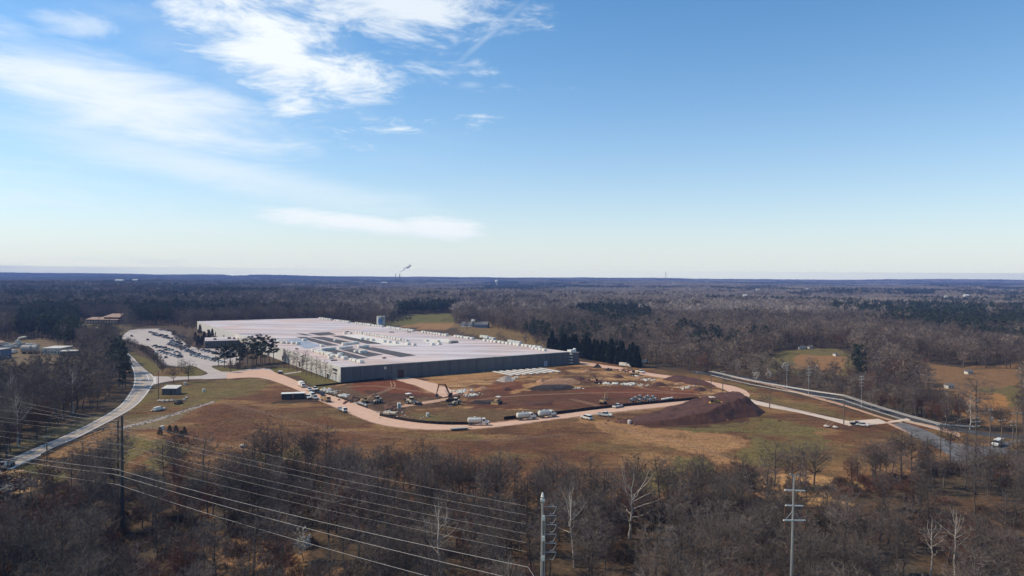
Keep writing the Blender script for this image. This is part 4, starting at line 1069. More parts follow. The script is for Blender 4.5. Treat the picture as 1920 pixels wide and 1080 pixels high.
for y, show, x, k, size in near_rows:
    if show and y < 240 and count.get(k, 0) < LIMIT[k]:
        count[k] = count.get(k, 0) + 1; v = nr.integers(len(NMESH[k]))
        qx = 960 + FPX * x / y; zone = next(z for lim, z in ZONES if qx < lim); row = 'near side' if y < 135 else 'mid wood' if y < 180 else 'far side'
        tree(k, (x, y), f'{LOOK[k][v % len(LOOK[k])]} {zone}, {row}', GRP[k][1], s=size, var=v)
    else: rest.append((x, y, k, size))
same = {}
for o in [o for o in bpy.data.objects if o.get('group') in [g[1] for g in GRP.values()]]: same.setdefault(o['label'], []).append(o)
for lb, os_ in same.items():
    if len(os_) > 1:
        for i, o in enumerate(sorted(os_, key=lambda o: o.location.x / o.location.y)): o['label'] = f'{lb}, {ORD[i]} from left'
KIDX = {}; nmods = []
for k in ('bare', 'slim', 'budding', 'pale', 'pine'):
    KIDX[k] = (len(nmods), len(NEAR[k])); nmods += [joint_mesh(k + '_tree', tc_, M[MT[k][0]], M[MT[k][1]]) for tc_ in NEAR[k]]
scatter('bare_woods', [(x, y, 0, nr.uniform(0, 6.28), s, KIDX[k][0] + nr.integers(KIDX[k][1])) for x, y, k, s in rest], nmods)

# --- middle distance: 330 to 1000 m, lighter models
MID = {'bare': [gen_bare(s, H=h, width=w, limbs=11, ntw=620, tl=1.5, tw=.14, fine=False, upright=.7, nbr=70) for s, h, w in ((101, 15, 4.6), (102, 16, 4.2), (103, 14, 5.0), (104, 15, 3.8))],
       'budding': [gen_bare(105, H=13, width=4.4, limbs=11, ntw=680, tl=1.4, tw=.16, fine=False, upright=.8, nbr=70)], 'pine': [gen_pine(s, H=17, ncl=600, size=1.15, width=3.0) for s in (111, 112)]}
mmods = []; MIDX = {}
for k in ('bare', 'budding', 'pine'):
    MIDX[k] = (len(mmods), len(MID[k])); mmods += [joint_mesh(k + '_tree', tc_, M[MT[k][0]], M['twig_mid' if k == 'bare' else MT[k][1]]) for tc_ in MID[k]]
pts, nr = jitter_grid(8.4, 330, 1000, 6); X, Y = pts[:, 0], pts[:, 1]
keep = (nr.random(len(X)) < .93) & ~clear_at(X, Y); X, Y = X[keep], Y[keep]
red = smooth(fbm(X / 40, Y / 45, 96, 2), .66, .74) * smooth(X, -100, 200); ev = evergreen(X, Y); Z = terrain(X, Y); big = 1 + .3 * (fbm(X / 60, Y / 70, 44, 2) - .5)
low = 1 - .35 * (inside(gpoly([(1300, 690), (1500, 690), (1800, 760), (1790, 806), (1640, 776), (1500, 740), (1320, 702)]), X, Y))   # scrub along the back road
mmods += [joint_mesh('bare_tree', tc_, M['bark'], M['twig_dark']) for tc_ in MID['bare']]
MIDX['dark'] = (len(mmods) - len(MID['bare']), len(MID['bare']))
dkm = np.maximum(smooth(fbm(X / 70, Y / 110, 87, 3), .48, .6) * .7, smooth(-X / Y, .1, .35) * .9)  # dark twigs in random patches; the left also darkened as if backlit
mp_ = []
for x, y, z, dk, rd, e_, bg, lw in zip(X, Y, Z, dkm, red, ev, big, low):
    k = 'pine' if nr.random() < e_ else 'budding' if nr.random() < rd * .4 else 'dark' if nr.random() < dk else 'bare'
    mp_.append((x, y, z, nr.uniform(0, 6.28), nr.uniform(.85, 1.55) * bg * lw * (.85 if k == 'pine' else 1), MIDX[k][0] + nr.integers(MIDX[k][1])))
scatter('middle_woods', mp_, mmods)

# --- far woods: groups of crowns to 2.6 km, then whole stands to 7 km
rg = np.random.default_rng(9)


def clump(kind, n, half, seed, ntw, tl, tw, H=15):
    r = np.random.default_rng(seed)
    if kind == 'pine': base = [gen_pine(seed + i, H=16, ncl=ntw, size=tl, width=3.2, whorls=7) for i in range(3)]
    else: base = [gen_bare(seed + i, H=H + i, width=5, limbs=6, ntw=ntw, tl=tl, tw=tw, fine=False, upright=.8, nbr=30) for i in range(3)]
    xf = [(*(r.uniform(-half, half, 2)), r.uniform(.75, 1.15), r.uniform(0, 6.28)) for _ in range(n)]
    return merge([base[r.integers(3)] for _ in range(n)], xf)


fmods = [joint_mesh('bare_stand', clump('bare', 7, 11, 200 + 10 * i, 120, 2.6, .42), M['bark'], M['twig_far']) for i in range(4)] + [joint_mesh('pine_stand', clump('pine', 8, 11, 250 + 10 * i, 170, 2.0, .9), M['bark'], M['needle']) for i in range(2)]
fmods += [joint_mesh('bare_stand', clump('bare', 7, 11, 200 + 10 * i, 120, 2.6, .42), M['bark'], M['twig_dark']) for i in range(2)]
DK = lambda X, Y, r: r < np.maximum(smooth(fbm(X / 300, Y / 420, 88, 3), .5, .62) * .6, smooth(-X / Y, .02, .35) * .9)  # random dark stands, plus backlight shade coloured into those to the left
pts, nr = jitter_grid(19, 1000, 2600, 7, 80); X, Y = pts[:, 0], pts[:, 1]
op = (smooth(fbm(X / 520, Y / 330, 61, 3), .64, .70) * smooth(np.hypot(X, Y), 1500, 2200) > .5) | clear_at(X, Y); X, Y = X[~op], Y[~op]
ev = np.maximum(evergreen(X, Y), smooth(-X / Y, .10, .5) * .55 * smooth(fbm(X / 260, Y / 300, 85, 3), .40, .58)); Z = terrain(X, Y)
scatter('far_woods', [(x, y, z, nr.uniform(0, 6.28), nr.uniform(.9, 1.5), (4 + nr.integers(2)) if nr.random() < e_ else (6 + nr.integers(2)) if dk else nr.integers(4)) for x, y, z, e_, dk in zip(X, Y, Z, ev, DK(X, Y, nr.random(len(X))))], fmods)
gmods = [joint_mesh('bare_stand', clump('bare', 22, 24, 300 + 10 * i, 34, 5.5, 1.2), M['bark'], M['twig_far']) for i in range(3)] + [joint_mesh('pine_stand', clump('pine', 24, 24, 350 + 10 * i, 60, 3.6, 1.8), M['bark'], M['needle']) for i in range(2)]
gmods += [joint_mesh('bare_stand', clump('bare', 22, 24, 300 + 10 * i, 34, 5.5, 1.2), M['bark'], M['twig_dark']) for i in range(2)]
pts, nr = jitter_grid(44, 2600, 9500, 8, 150); X, Y = pts[:, 0], pts[:, 1]
op = smooth(fbm(X / 520, Y / 330, 61, 3), .64, .70) > .5; X, Y = X[~op], Y[~op]; Z = terrain(X, Y)
ev = smooth(fbm(X / 600, Y / 900, 83, 3), .55, .66) * .8
scatter('distant_woods', [(x, y, z, nr.uniform(0, 6.28), nr.uniform(.85, 1.25), (3 + nr.integers(2)) if nr.random() < e_ else (5 + nr.integers(2)) if dk else nr.integers(3)) for x, y, z, e_, dk in zip(X, Y, Z, ev, DK(X, Y, nr.random(len(X))))], gmods)

# --- brush on the floor of the front wood and along the edges
bm = [joint_mesh('bush', gen_bush(400 + i, R=1.4 + .3 * i), M['brush'], M[('brush', 'brush_grey', 'brush')[i % 3]]) for i in range(4)]
bm += [joint_mesh('bush', gen_bush(410, R=1.6, H=2.4, ntw=500), M['brush'], M['twig_red'])]
pts, nr = jitter_grid(3.3, 110, 262, 12); X, Y = pts[:, 0], pts[:, 1]; dn = smooth(fbm(X / 18, Y / 18, 97, 3), .36, .62)
keep = (nr.random(len(X)) < dn * .8) & ~clear_at(X, Y); X, Y = X[keep], Y[keep]; rd = smooth(fbm(X / 22, Y / 22, 95, 2), .6, .72)
scatter('undergrowth', [(x, y, 0, nr.uniform(0, 6.28), nr.uniform(.6, 1.5), 4 if nr.random() < r_ * .4 else nr.integers(4)) for x, y, r_ in zip(X, Y, rd)], bm)

# --- dry grass along the wood edge and in the rough of the field
gt = [joint_mesh('tuft', gen_bush(430 + i, R=.8, H=.5, ntw=40, tl=.7, tw=.06), M['dry_grass'], M['dry_grass' if i % 2 else 'dry_grass_dark']) for i in range(3)]
pts, nr = jitter_grid(2.0, 185, 330, 14); X, Y = pts[:, 0], pts[:, 1]; dn = smooth(fbm(X / 16, Y / 9, 98, 4), .44, .66)
keep = (nr.random(len(X)) < dn * .55) & inside(FIELD, X, Y) & ~inside(gpoly([(596, 725), (640, 715), (1100, 680), (1330, 705), (1420, 750), (1420, 770), (1200, 800), (1080, 800), (900, 812), (780, 812), (690, 798)]), X, Y); X, Y = X[keep], Y[keep]
scatter('dry_grass', [(x, y, 0, nr.uniform(0, 6.28), nr.uniform(.3, .65), nr.integers(3)) for x, y in zip(X, Y)], gt)

# ------------------------------------------------------------------ trees that stand by themselves
def T(kind, px, py, label, h=None, group=None, **k): return tree(kind, at(px, py), label, group, height=h, **k)


T('pale', 1077, 1064, 'tall bare sycamore with chalk-white trunk and forked limbs right of the steel pole', 18, var=0)
T('pale', 1790, 1090, 'white-barked sycamore with upswept branches at the lower right of the wood', 16, var=1)
T('pale', 1745, 1085, 'second white sycamore, close left of the lower right one', 13, var=2)
T('palebark', 1180, 1010, 'broad bare tree with sunlit pale limbs behind the white sycamore', 15)
T('budding', 868, 1052, 'rusty red budding tree in the midst of the wood below the thin wires', 12, var=0)
T('budding', 585, 985, 'narrow rusty red tree right of the three cedars', 10, var=1)
T('spread', 1108, 1120, 'wide low bare tree with dark arching limbs under the white sycamore', 12, var=1)
T('spread', 440, 905, 'spreading dark bare tree at the field edge left of the cedars', 11, var=0)
T('bare', 583, 890, 'single bare tree with a dense upright crown, tallest at the field edge', 14, var=1)
for i, (x, y, h, v) in enumerate(sorted(((620, 900, 12, 3), (655, 905, 12.5, 0), (690, 918, 12, 2), (770, 930, 13.5, 5), (850, 950, 16, 4), (970, 925, 13, 3), (555, 912, 10, 1), (516, 900, 11, 3), (1350, 955, 13, 2), (1440, 935, 12, 4), (1295, 962, 12, 0)))):
    T('bare', x, y, f'bare tree forward of the wood on the field edge, {ORD[i]} from the left', h, 'bare trees on the field edge', var=v)
T('bare', 164, 930, 'bare tree with wide dark limbs below the road, nearest the grey pole', 14, var=2)
T('bare', 200, 928, 'slender bare tree between the wide one and the grey pole', 13, var=3)
T('bare', 85, 935, 'bare tree at the creek bank beside the grey rocks', 13, var=6)
for x, y, h, v, lb in ((1810, 914, 16, 0, 'tall bare tree rising over the wet asphalt drive, apart from its neighbours'), (1770, 915, 12, 2, 'bare tree with a leaning crown left of the tall one by the drive'), (1690, 912, 13, 4, 'bare tree where the brown field meets the asphalt drive'),
                       (1730, 905, 11, 1, 'short bare tree at the near end of the asphalt drive'), (1876, 915, 13, 3, 'bare tree below the poles at the road junction'), (1905, 905, 12, 5, 'bare tree at the picture edge below the poles')):
    T('bare', x, y, lb, h, var=v)
for x, y, h, lb in ((535, 906, 6, 'dark cedar on the field edge, middle one of three'), (553, 903, 7.5, 'tall narrow dark cedar, right one of three on the field edge'), (510, 925, 6, 'squat dark cedar left of the other two')):
    T('cedar', x, y, lb, h)
for i, (x, y) in enumerate(((318, 812), (330, 812), (346, 815), (300, 816), (340, 822))): T('cedar', x, y, f'small dark evergreen in the field hollow, {ORD[i]} of five', 3.4, 'small evergreens in the field hollow', wide=1.3)
T('blossom', 568, 1052, 'small white-blossoming tree in the brush by the lower power lines', 8)
for x, y, h, lb in ((1419, 716, 9, 'pale blossoming tree, first behind the back road'), (1441, 714, 8, 'white blossoming tree with two heads behind the back road'), (1471, 700, 8, 'small white blossoming tree below the clearing'), (1527, 712, 10, 'round white blossoming tree right of the clearing')):
    T('blossom', x, y, lb, h)
for i, (x, y, h) in enumerate(((533, 690, 13), (541, 692.5, 15), (549, 695, 14), (557, 698, 15.5), (565, 701, 13), (574, 704.5, 17), (584, 707, 13.5), (593, 709, 14.5), (602, 711.5, 13), (610, 714, 14), (618, 716.5, 11), (568, 702, 15))):
    T('slim', x, y, f'slim bare tree along the long white side wall, {ORD[i]} from the pines', h, 'bare trees along the white side wall', var=i % 2)
PN = ((410, 688, 15, 2), (421, 690, 17, 0), (432, 690, 19, 2), (443, 687, 18, 1), (455, 685, 19, 0), (464, 684, 21, 1), (473, 682, 21, 0), (481, 683, 22, 1), (489, 681, 22, 0), (497, 681, 21, 1), (505, 680, 20, 0), (513, 678, 18, 2), (476, 690, 17, 2), (492, 688, 18, 1), (450, 691, 15, 2))
for i, (x, y, h, v) in enumerate(sorted(PN)): T('pine', x, y, f'dark pine in the clump by the car park, {ORD[i]} from the left', h, 'pines between car park and warehouse', var=v, wide=1.25)
for i, (x, y, h) in enumerate(((372, 651, 11), (378, 648, 9), (383, 640, 10), (392, 634, 9), (366, 640, 9), (398, 630, 8), (375, 625, 10))): T('cypress', x, y, f'dark evergreen shrub tree by the office block, {ORD[i]} from the entrance side', h, 'evergreens round the office block', wide=1.6)
for x, y, h, k, lb in ((353, 655, 12, 'round', 'round brown bare tree in the island of the car park'), (432, 698, 9, 'round', 'round bare tree on the mown oval beside the car park exit'), (446, 694, 7, 'round', 'smaller bare tree on the mown oval'),
                       (354, 716.5, 14, 'bare', 'large bare tree over the entrance drive, throwing a round shadow'), (326, 720, 12, 'bare', 'thin bare tree by the grey shed'), (305, 700, 9, 'round', 'low round bare tree left of the red flower bed'),
                       (340, 700, 10, 'bare', 'grey bare tree right of the red flower bed'), (362, 622, 12, 'bare', 'dark bare tree behind the far car rows'), (350, 626, 11, 'bare', 'bare tree left of the evergreens at the car park back'), (372, 660, 8, 'round', 'round bare tree in front of the office corner'), (343, 637, 9, 'bare', 'grey bare tree over the back car row'), (327, 632, 8, 'round', 'low bare tree at the top of the car park'), (360, 646, 10, 'bare', 'bare tree left of the office block'), (336, 648, 9, 'round', 'bare tree between two rows of parked cars'), (330, 641, 9, 'round', 'bare tree at the upper end of the car rows'), (340, 660, 6, 'round', 'small bare tree at a car row end'), (250, 618, 20, 'bare', 'big dark bare tree in front of the long brick building'),
                       (233, 622, 17, 'bare', 'bare tree by the far corner of the car park')):
    T(k, x, y, lb, h)
for i, (x, y) in enumerate(((238, 646), (245, 650), (253, 655), (262, 660), (270, 664), (277, 670), (283, 674), (290, 680), (296, 684), (302, 688))):
    T('round', x, y, f'low brown tree between road and car park, {ORD[i]} from the far end', 7.5 + i % 3, 'low trees between road and car park')
for i in range(39):
    t = i / 38; T('cypress', 1030 + 168 * t + trng.uniform(-1.5, 1.5), 661 + 29 * t + trng.uniform(-.6, .6), f'dark cypress, {(ORD + ORD2)[i]} from the warehouse end of the tall screen', trng.uniform(12.5, 18.5) + 2 * math.sin(i * 1.3), 'cypress screen behind the warehouse', wide=trng.uniform(1.2, 1.7))
for i, (x, y, h) in enumerate(((700, 607, 9), (736, 606, 9), (745, 605, 8), (755, 604, 7), (763, 602, 7), (768, 602, 8))): T('round', x, y, f'pale round bare tree by the water tank, {ORD[i]} from the left', h, 'pale trees by the tank', wide=1.2)
for i, (x, y, h, v) in enumerate(((875, 620, 15, 0), (862, 615, 14, 2), (890, 614, 16, 4), (908, 613, 16, 6), (922, 616, 15, 0), (935, 620, 14, 2), (938, 646, 13, 4), (948, 650, 11, 6), (1005, 655, 14, 0), (985, 648, 12, 2))):
    T('bare', x, y, f'spreading bare tree, {ORD[i]} of those by the farm houses behind the warehouse', h, 'bare trees by the farm houses', var=v)
T('spread', 1832, 772, 'great bare oak with a fan of limbs in the farther field', 17, var=0); T('bare', 1815, 790, 'bare tree with orange-brown crown below the great oak', 10, var=4)
for i, (x, y, h) in enumerate(((1625, 752, 13), (1650, 772, 11), (1700, 768, 12), (1720, 782, 12), (1675, 776, 10))):
    T('budding', x, y, f'rusty red budding tree behind the back road, {ORD[i]} from the left', h, 'rusty budding trees behind the back road')

# ------------------------------------------------------------------ vehicles


def heading(p, q): d = at(*q) - at(*p); return math.atan2(d.y, d.x)


_wm = {}


def wheel(root, x, y, r, w=.28):
    if (r, w) not in _wm:
        t = MB().tube([(0, -w / 2, 0), (0, w / 2, 0)], r, 12); k = MB().tube([(0, -w / 2 - .012, 0), (0, w / 2 + .012, 0)], r * .55, 8)
        _wm[r, w] = (t.mesh('wheel', M['rubber']), k.mesh('rim', M['steel']))
    o = bpy.data.objects.new('wheel', _wm[r, w][0]); link(o, root); o.location = (x, y, r); KIDS.setdefault(root.name, []).append(o)
    k = bpy.data.objects.new('rim', _wm[r, w][1]); link(k, o); KIDS.setdefault(o.name, []).append(k)


CARCOL = {'white': (.72, .72, .70), 'silver': (.42, .43, .45), 'black': (.02, .02, .022), 'dark blue': (.03, .05, .11), 'dark red': (.16, .02, .02), 'grey': (.13, .135, .14), 'blue': (.06, .14, .34), 'tan': (.38, .31, .23)}
CM = {k: mat(k.replace(' ', '_') + '_car_paint', c, .32, var=.05, spec=.6) for k, c in CARCOL.items()}
_carp = {}


def car(kind, colour, p, rz, label, group=None, scale=1.0):
    key = (kind, colour)
    cat = {'sedan': 'car', 'suv': 'car', 'pickup': 'pickup truck', 'van': 'van'}[kind]; nm = {'sedan': 'parked_car', 'suv': 'parked_car', 'pickup': 'pickup_truck', 'van': 'van'}[kind]
    if key in _carp:
        r = copy_tree(_carp[key]); r.location = p; r.rotation_euler = (0, 0, rz); tag(r, label, cat, group)
        if 'group' in r and not group: del r['group']
        r.scale = (scale,) * 3; return r
    r = thing(nm, label, cat, p, rz, group, scale)
    if kind == 'sedan':
        lo = [(-2.3, .35), (2.25, .35), (2.3, .7), (1.1, .92), (-1.6, .98), (-2.3, .85)]; gl = [(-1.75, .97), (1.15, .92), (.35, 1.38), (-1.0, 1.42)]; rf = (-.95, .3, 1.41)
    elif kind == 'suv':
        lo = [(-2.35, .42), (2.3, .42), (2.35, .9), (1.2, 1.1), (-2.35, 1.12)]; gl = [(-2.3, 1.12), (1.25, 1.09), (.5, 1.66), (-2.1, 1.7)]; rf = (-2.05, .45, 1.69)
    elif kind == 'van':
        lo = [(-2.9, .45), (2.7, .45), (2.8, 1.0), (2.0, 1.25), (-2.9, 1.25)]; gl = [(-2.88, 1.25), (2.05, 1.24), (1.35, 2.0), (-2.85, 2.1)]; rf = (-2.84, 1.3, 2.09)
    else:
        lo = [(-2.9, .5), (2.8, .5), (2.85, 1.0), (1.4, 1.16), (-.6, 1.18), (-2.9, 1.12)]; gl = [(-.75, 1.17), (1.45, 1.15), (.75, 1.78), (-.5, 1.82)]; rf = (-.45, .7, 1.81)
    MB().prism(lo, -.9, .9).build('body', CM[colour], r); MB().prism(gl, -.80, .80).build('window_band', M['glass'] if kind != 'van' else CM[colour], r)
    MB().box(rf[0], rf[1], -.78, .78, rf[2], rf[2] + .06).build('roof', CM[colour], r)
    if kind == 'pickup': MB().box(-2.8, -.8, -.75, .75, 1.15, 1.19).build('load_bed', M['steel_dark'], r)
    if kind == 'van': MB().prism([(1.5, 1.32), (2.02, 1.3), (1.42, 1.95), (1.2, 1.95)], -.82, .82).build('windscreen', M['glass'], r)
    wr = .34 if kind == 'sedan' else .39; wx = {'sedan': 1.4, 'suv': 1.42, 'pickup': 1.8, 'van': 1.75}[kind]
    for x in (wx, -wx):
        for y in (-.82, .82): wheel(r, x, y, wr)
    _carp[key] = r; return r


def car_row(p0, p1, n, row, seed, gaps=(), turn=0.0, pal=None):
    """cars parked side by side from the near end p0 to the far end p1"""
    r = random.Random(seed); a, b_ = at(*p0), at(*p1); d = (b_ - a); az_ = math.atan2(d.y, d.x) + math.pi / 2 + turn; k = 0
    for i in range(n):
        if i in gaps: continue
        q = a.lerp(b_, i / max(1, n - 1)); c = r.choice(pal or ['black', 'dark blue', 'grey', 'white', 'silver', 'black', 'dark red', 'grey', 'silver', 'black']); kd = r.choice(['sedan', 'suv', 'suv', 'pickup', 'sedan'])
        if c in ('dark red',) and kd == 'pickup': kd = 'sedan'
        car(kd, c, (q.x + r.uniform(-.3, .3), q.y, .02), az_ + r.uniform(-.04, .04) + (math.pi if r.random() < .4 else 0), f"{c} {'pickup' if kd == 'pickup' else 'car'}, {ORD[k]} from the near end of {row}", 'cars parked in the car park'); k += 1


car_row((366, 664.5), (319, 643.5), 14, 'the row behind the main aisle', 1, gaps={5})
car_row((355, 660), (316, 646), 9, 'the short row along the aisle bushes', 2, gaps={3})
car_row((337, 671), (299, 659.5), 7, 'the dark row left of the aisle', 3, pal=['black', 'dark blue', 'grey', 'black', 'silver'])
car_row((338, 669), (290, 650), 8, 'the lone far-left row', 4, gaps={1, 2, 3, 5}, pal=['black', 'grey'])
car_row((405, 677.5), (362, 667), 9, 'the front row by the exit', 5, pal=['black', 'white', 'blue', 'dark blue', 'grey', 'silver'])
car_row((396, 675), (365, 664.5), 7, 'the second row by the exit', 6, pal=['dark blue', 'grey', 'silver', 'black', 'white'])
car_row((320, 636), (289, 628.5), 9, 'the row before the far trees', 7, pal=['black', 'dark blue', 'black', 'grey'], gaps={4})
car_row((310, 631), (283, 624), 7, 'the farthest row', 8, pal=['black', 'black', 'grey'], gaps={3})
car_row((323, 622), (300, 619), 5, 'the row along the back kerb', 9)
car_row((395, 661), (381, 657.5), 3, 'the row under the office wall', 10, pal=['black', 'dark blue'])
car_row((432, 668), (402, 663.5), 6, 'the row behind the pines', 11, pal=['black', 'dark blue', 'silver', 'grey'])
car_row((437, 662), (421, 656), 4, 'the visitors row by the office', 12, pal=['white', 'silver', 'white'])
car_row((352, 652), (322, 640), 8, 'the shaded row beside the office trees', 13, pal=['black', 'dark blue', 'grey', 'silver'], gaps={2})
car_row((330, 661), (303, 652), 7, 'the aisle-side middle row', 14, gaps={1, 4})
car_row((418, 680), (398, 674.5), 5, 'the corner row by the pines', 15, pal=['black', 'white', 'silver', 'dark red'])
car_row((346, 634), (326, 628), 6, 'the row below the back trees', 16, pal=['black', 'grey', 'white'])
for x, y, c, k, lb in ((277, 638, 'black', 'suv', 'black car alone on the pale upper car park'), (337, 664, 'silver', 'suv', 'silver car stopped in the middle of the main aisle'), (293, 664, 'white', 'van', 'white van parked at the left edge of the car park'),
                       (311, 671, 'black', 'sedan', 'black car alone in front of the dark row'), (247, 631, 'black', 'suv', 'black car under the trees at the far left corner'), (288, 660, 'dark red', 'sedan', 'dark red car beside the white van')):
    car(k, c, at(x, y, .02), 1.9, lb)


def tanker(p, q, label):
    c = at((p[0] + q[0]) / 2, (p[1] + q[1]) / 2, .05); r = thing('tank_truck', label, 'truck', c, heading(p, q), 'tank trucks on the gravel road')
    MB().box(-4.6, 4.4, -.5, .5, .75, 1.05).build('chassis', M['steel_dark'], r)
    tk = MB(); pr = [(-4.7, .55), (-4.5, 1.0), (-4.3, 1.15), (1.0, 1.15), (1.2, 1.0), (1.4, .55)]; n = 14; V = []
    for x, rr in pr: V += [(x, rr * 1.05 * math.cos(2 * math.pi * k / n), 2.2 + rr * math.sin(2 * math.pi * k / n)) for k in range(n)]
    tk.add(V, [(i * n + k, (i + 1) * n + k, (i + 1) * n + (k + 1) % n, i * n + (k + 1) % n) for i in range(len(pr) - 1) for k in range(n)] + [tuple(range(n)), tuple(range(len(V) - 1, len(V) - n - 1, -1))])
    t = tk.build('tank', M['offwhite'], r)
    MB().box(-4.1, .8, -.3, .3, 3.33, 3.45).build('walkway', M['steel'], t); MB().lathe([(.35, 3.4), (.35, 3.75), (.2, 3.8)], 10, (-1.6, 0)).build('hatch', M['white'], t)
    MB().prism([(1.6, 1.0), (3.3, 1.0), (3.3, 2.15), (2.95, 3.0), (1.6, 3.05)], -1.15, 1.15).build('cab', M['white'], r)
    MB().prism([(3.3, .9), (4.6, .9), (4.65, 1.7), (3.3, 2.05)], -1.0, 1.0).build('bonnet', M['white'], r)
    MB().prism([(2.99, 2.16), (3.34, 2.14), (3.02, 2.92), (2.9, 2.92)], -1.0, 1.0).build('windscreen', M['glass'], r)
    for s in (-1, 1): MB().box(1.95, 2.85, s * 1.155 - .01, s * 1.155 + .01, 2.05, 2.75).build('side_window', M['glass'], r)
    MB().box(4.66, 4.85, -1.2, 1.2, .55, .95).build('bumper', M['steel_dark'], r); MB().box(-4.2, -2.2, -1.25, 1.25, 1.12, 1.2).build('mudguard', M['steel'], r)
    MB().box(.2, 1.5, -1.2, 1.2, .55, 1.1).build('fuel_tank', M['steel'], r)
    for x in (3.7, -2.6, -3.9):
        for y in (-1.02, 1.02): wheel(r, x, y, .52, .38)
    return r


tanker((878, 797), (916, 797), 'white water tank truck at the bend of the gravel road, leftmost of three')
tanker((967, 788), (1006, 785), 'white and grey tank truck parked behind another, middle of the three')
tanker((1009, 784), (1042, 780), 'muddy white tank truck standing first in line on the gravel road')


def tracks(r, L_, W, h, g=.5):
    for s in (-1, 1):
        y = s * (W / 2 - g / 2)
        MB().prism([(-L_ / 2 + .3, .0), (L_ / 2 - .3, .0), (L_ / 2, h * .5), (L_ / 2 - .3, h), (-L_ / 2 + .3, h), (-L_ / 2, h * .5)], y - g / 2, y + g / 2).build('track', M['rubber'], r)


def dozer(p, rz, label, z=0.0, m='yellow', canopy='offwhite', s=1.25):
    r = thing('bulldozer', label, 'bulldozer', (p.x, p.y, z), rz, None, s); tracks(r, 3.4, 2.6, .95)
    MB().box(-1.5, 1.9, -.75, .75, .6, 1.15).prism([(.2, 1.15), (1.9, 1.15), (1.9, 1.75), (.2, 1.95)], -.55, .55).build('body', M[m], r)
    MB().prism([(2.35, .1), (2.55, .05), (2.45, .6), (2.6, 1.25), (2.4, 1.25), (2.3, .6)], -1.7, 1.7).build('blade', M[m], r)
    for y in (-1.35, 1.25): MB().box(.3, 2.32, y, y + .12, .45, .65).build('push_arm', M[m], r)
    MB().box(-1.1, -.3, -.4, .4, 1.15, 1.7).build('seat', M['rubber'], r)
    for x in (-1.4, .1):
        for y in (-.8, .8): MB().box(x - .05, x + .05, y - .05, y + .05, 1.15, 2.75).build('canopy_post', M['steel_dark'], r)
    MB().box(-1.6, .35, -1.0, 1.0, 2.75, 2.92, .08).build('canopy', M[canopy], r)
    MB().tube([(1.2, .3, 1.8), (1.2, .3, 2.5)], .06, 6).build('exhaust', M['steel_dark'], r)
    return r


def excavator(p, rz, label, m='tanmach', s=1.3, reach=0.0, z=0.0):
    r = thing('excavator', label, 'excavator', (p.x, p.y, z), rz, None, s); tracks(r, 3.9, 2.9, .95, .6)
    MB().lathe([(.7, .9), (.7, 1.15)], 10).build('turntable', M['steel_dark'], r)
    MB().box(-2.4, 1.0, -1.25, 1.25, 1.15, 1.75).box(-2.4, -1.0, -1.2, 1.2, 1.75, 2.3, .1).build('house', M[m], r)
    MB().prism([(-.3, 1.75), (1.1, 1.75), (1.0, 2.5), (.8, 2.95), (-.2, 2.95)], .3, 1.2).build('cab', M['glass'], r); MB().box(-.25, .85, .32, 1.18, 2.96, 3.03).build('cab_roof', M[m], r)
    b0, b1, b2 = (.8, -.3, 1.7), (2.6, -.3, 4.6 + reach), (4.9, -.3, 4.9 + reach * .6)
    MB().tube([b0, b1, b2], [.28, .34, .22], 4).build('boom', M[m], r); MB().tube([(4.7, -.3, 5.15 + reach * .6), (5.6, -.3, 2.2)], [.26, .16], 4).build('stick', M[m], r)
    MB().prism([(5.1, 2.2), (5.7, 2.3), (5.9, 1.6), (5.4, 1.15), (4.9, 1.5)], -.75, .15).build('bucket', M['steel_dark'], r)
    MB().tube([(1.5, -.3, 1.8), (2.5, -.3, 3.6)], .09, 6).build('hydraulic_ram', M['steel'], r)
    return r


def loader(p, rz, label, m='tanmach', s=1.1, top='offwhite'):
    r = thing('wheel_loader', label, 'loader', (p.x, p.y, .02), rz, None, s)
    MB().box(-3.0, -.2, -.9, .9, .9, 2.0, .08).box(.2, 1.9, -.55, .55, .8, 1.5).build('body', M[m], r); MB().box(-1.3, .2, -.75, .75, 2.0, 3.0).build('cab', M['glass'], r); MB().box(-1.4, .3, -.85, .85, 3.0, 3.15).build('cab_roof', M[top], r)
    for y in (-.65, .5): MB().tube([(1.6, y, 1.5), (2.8, y, 1.1), (3.4, y, .55)], .13, 4).build('lift_arm', M[m], r)
    MB().prism([(3.3, .1), (4.4, .05), (4.3, .25), (3.6, .5), (3.7, 1.15), (3.4, 1.1)], -1.45, 1.45).build('bucket', M['steel_dark'], r)
    for x in (1.5, -2.1):
        for y in (-1.0, 1.0): wheel(r, x, y, .8, .6)
    return r


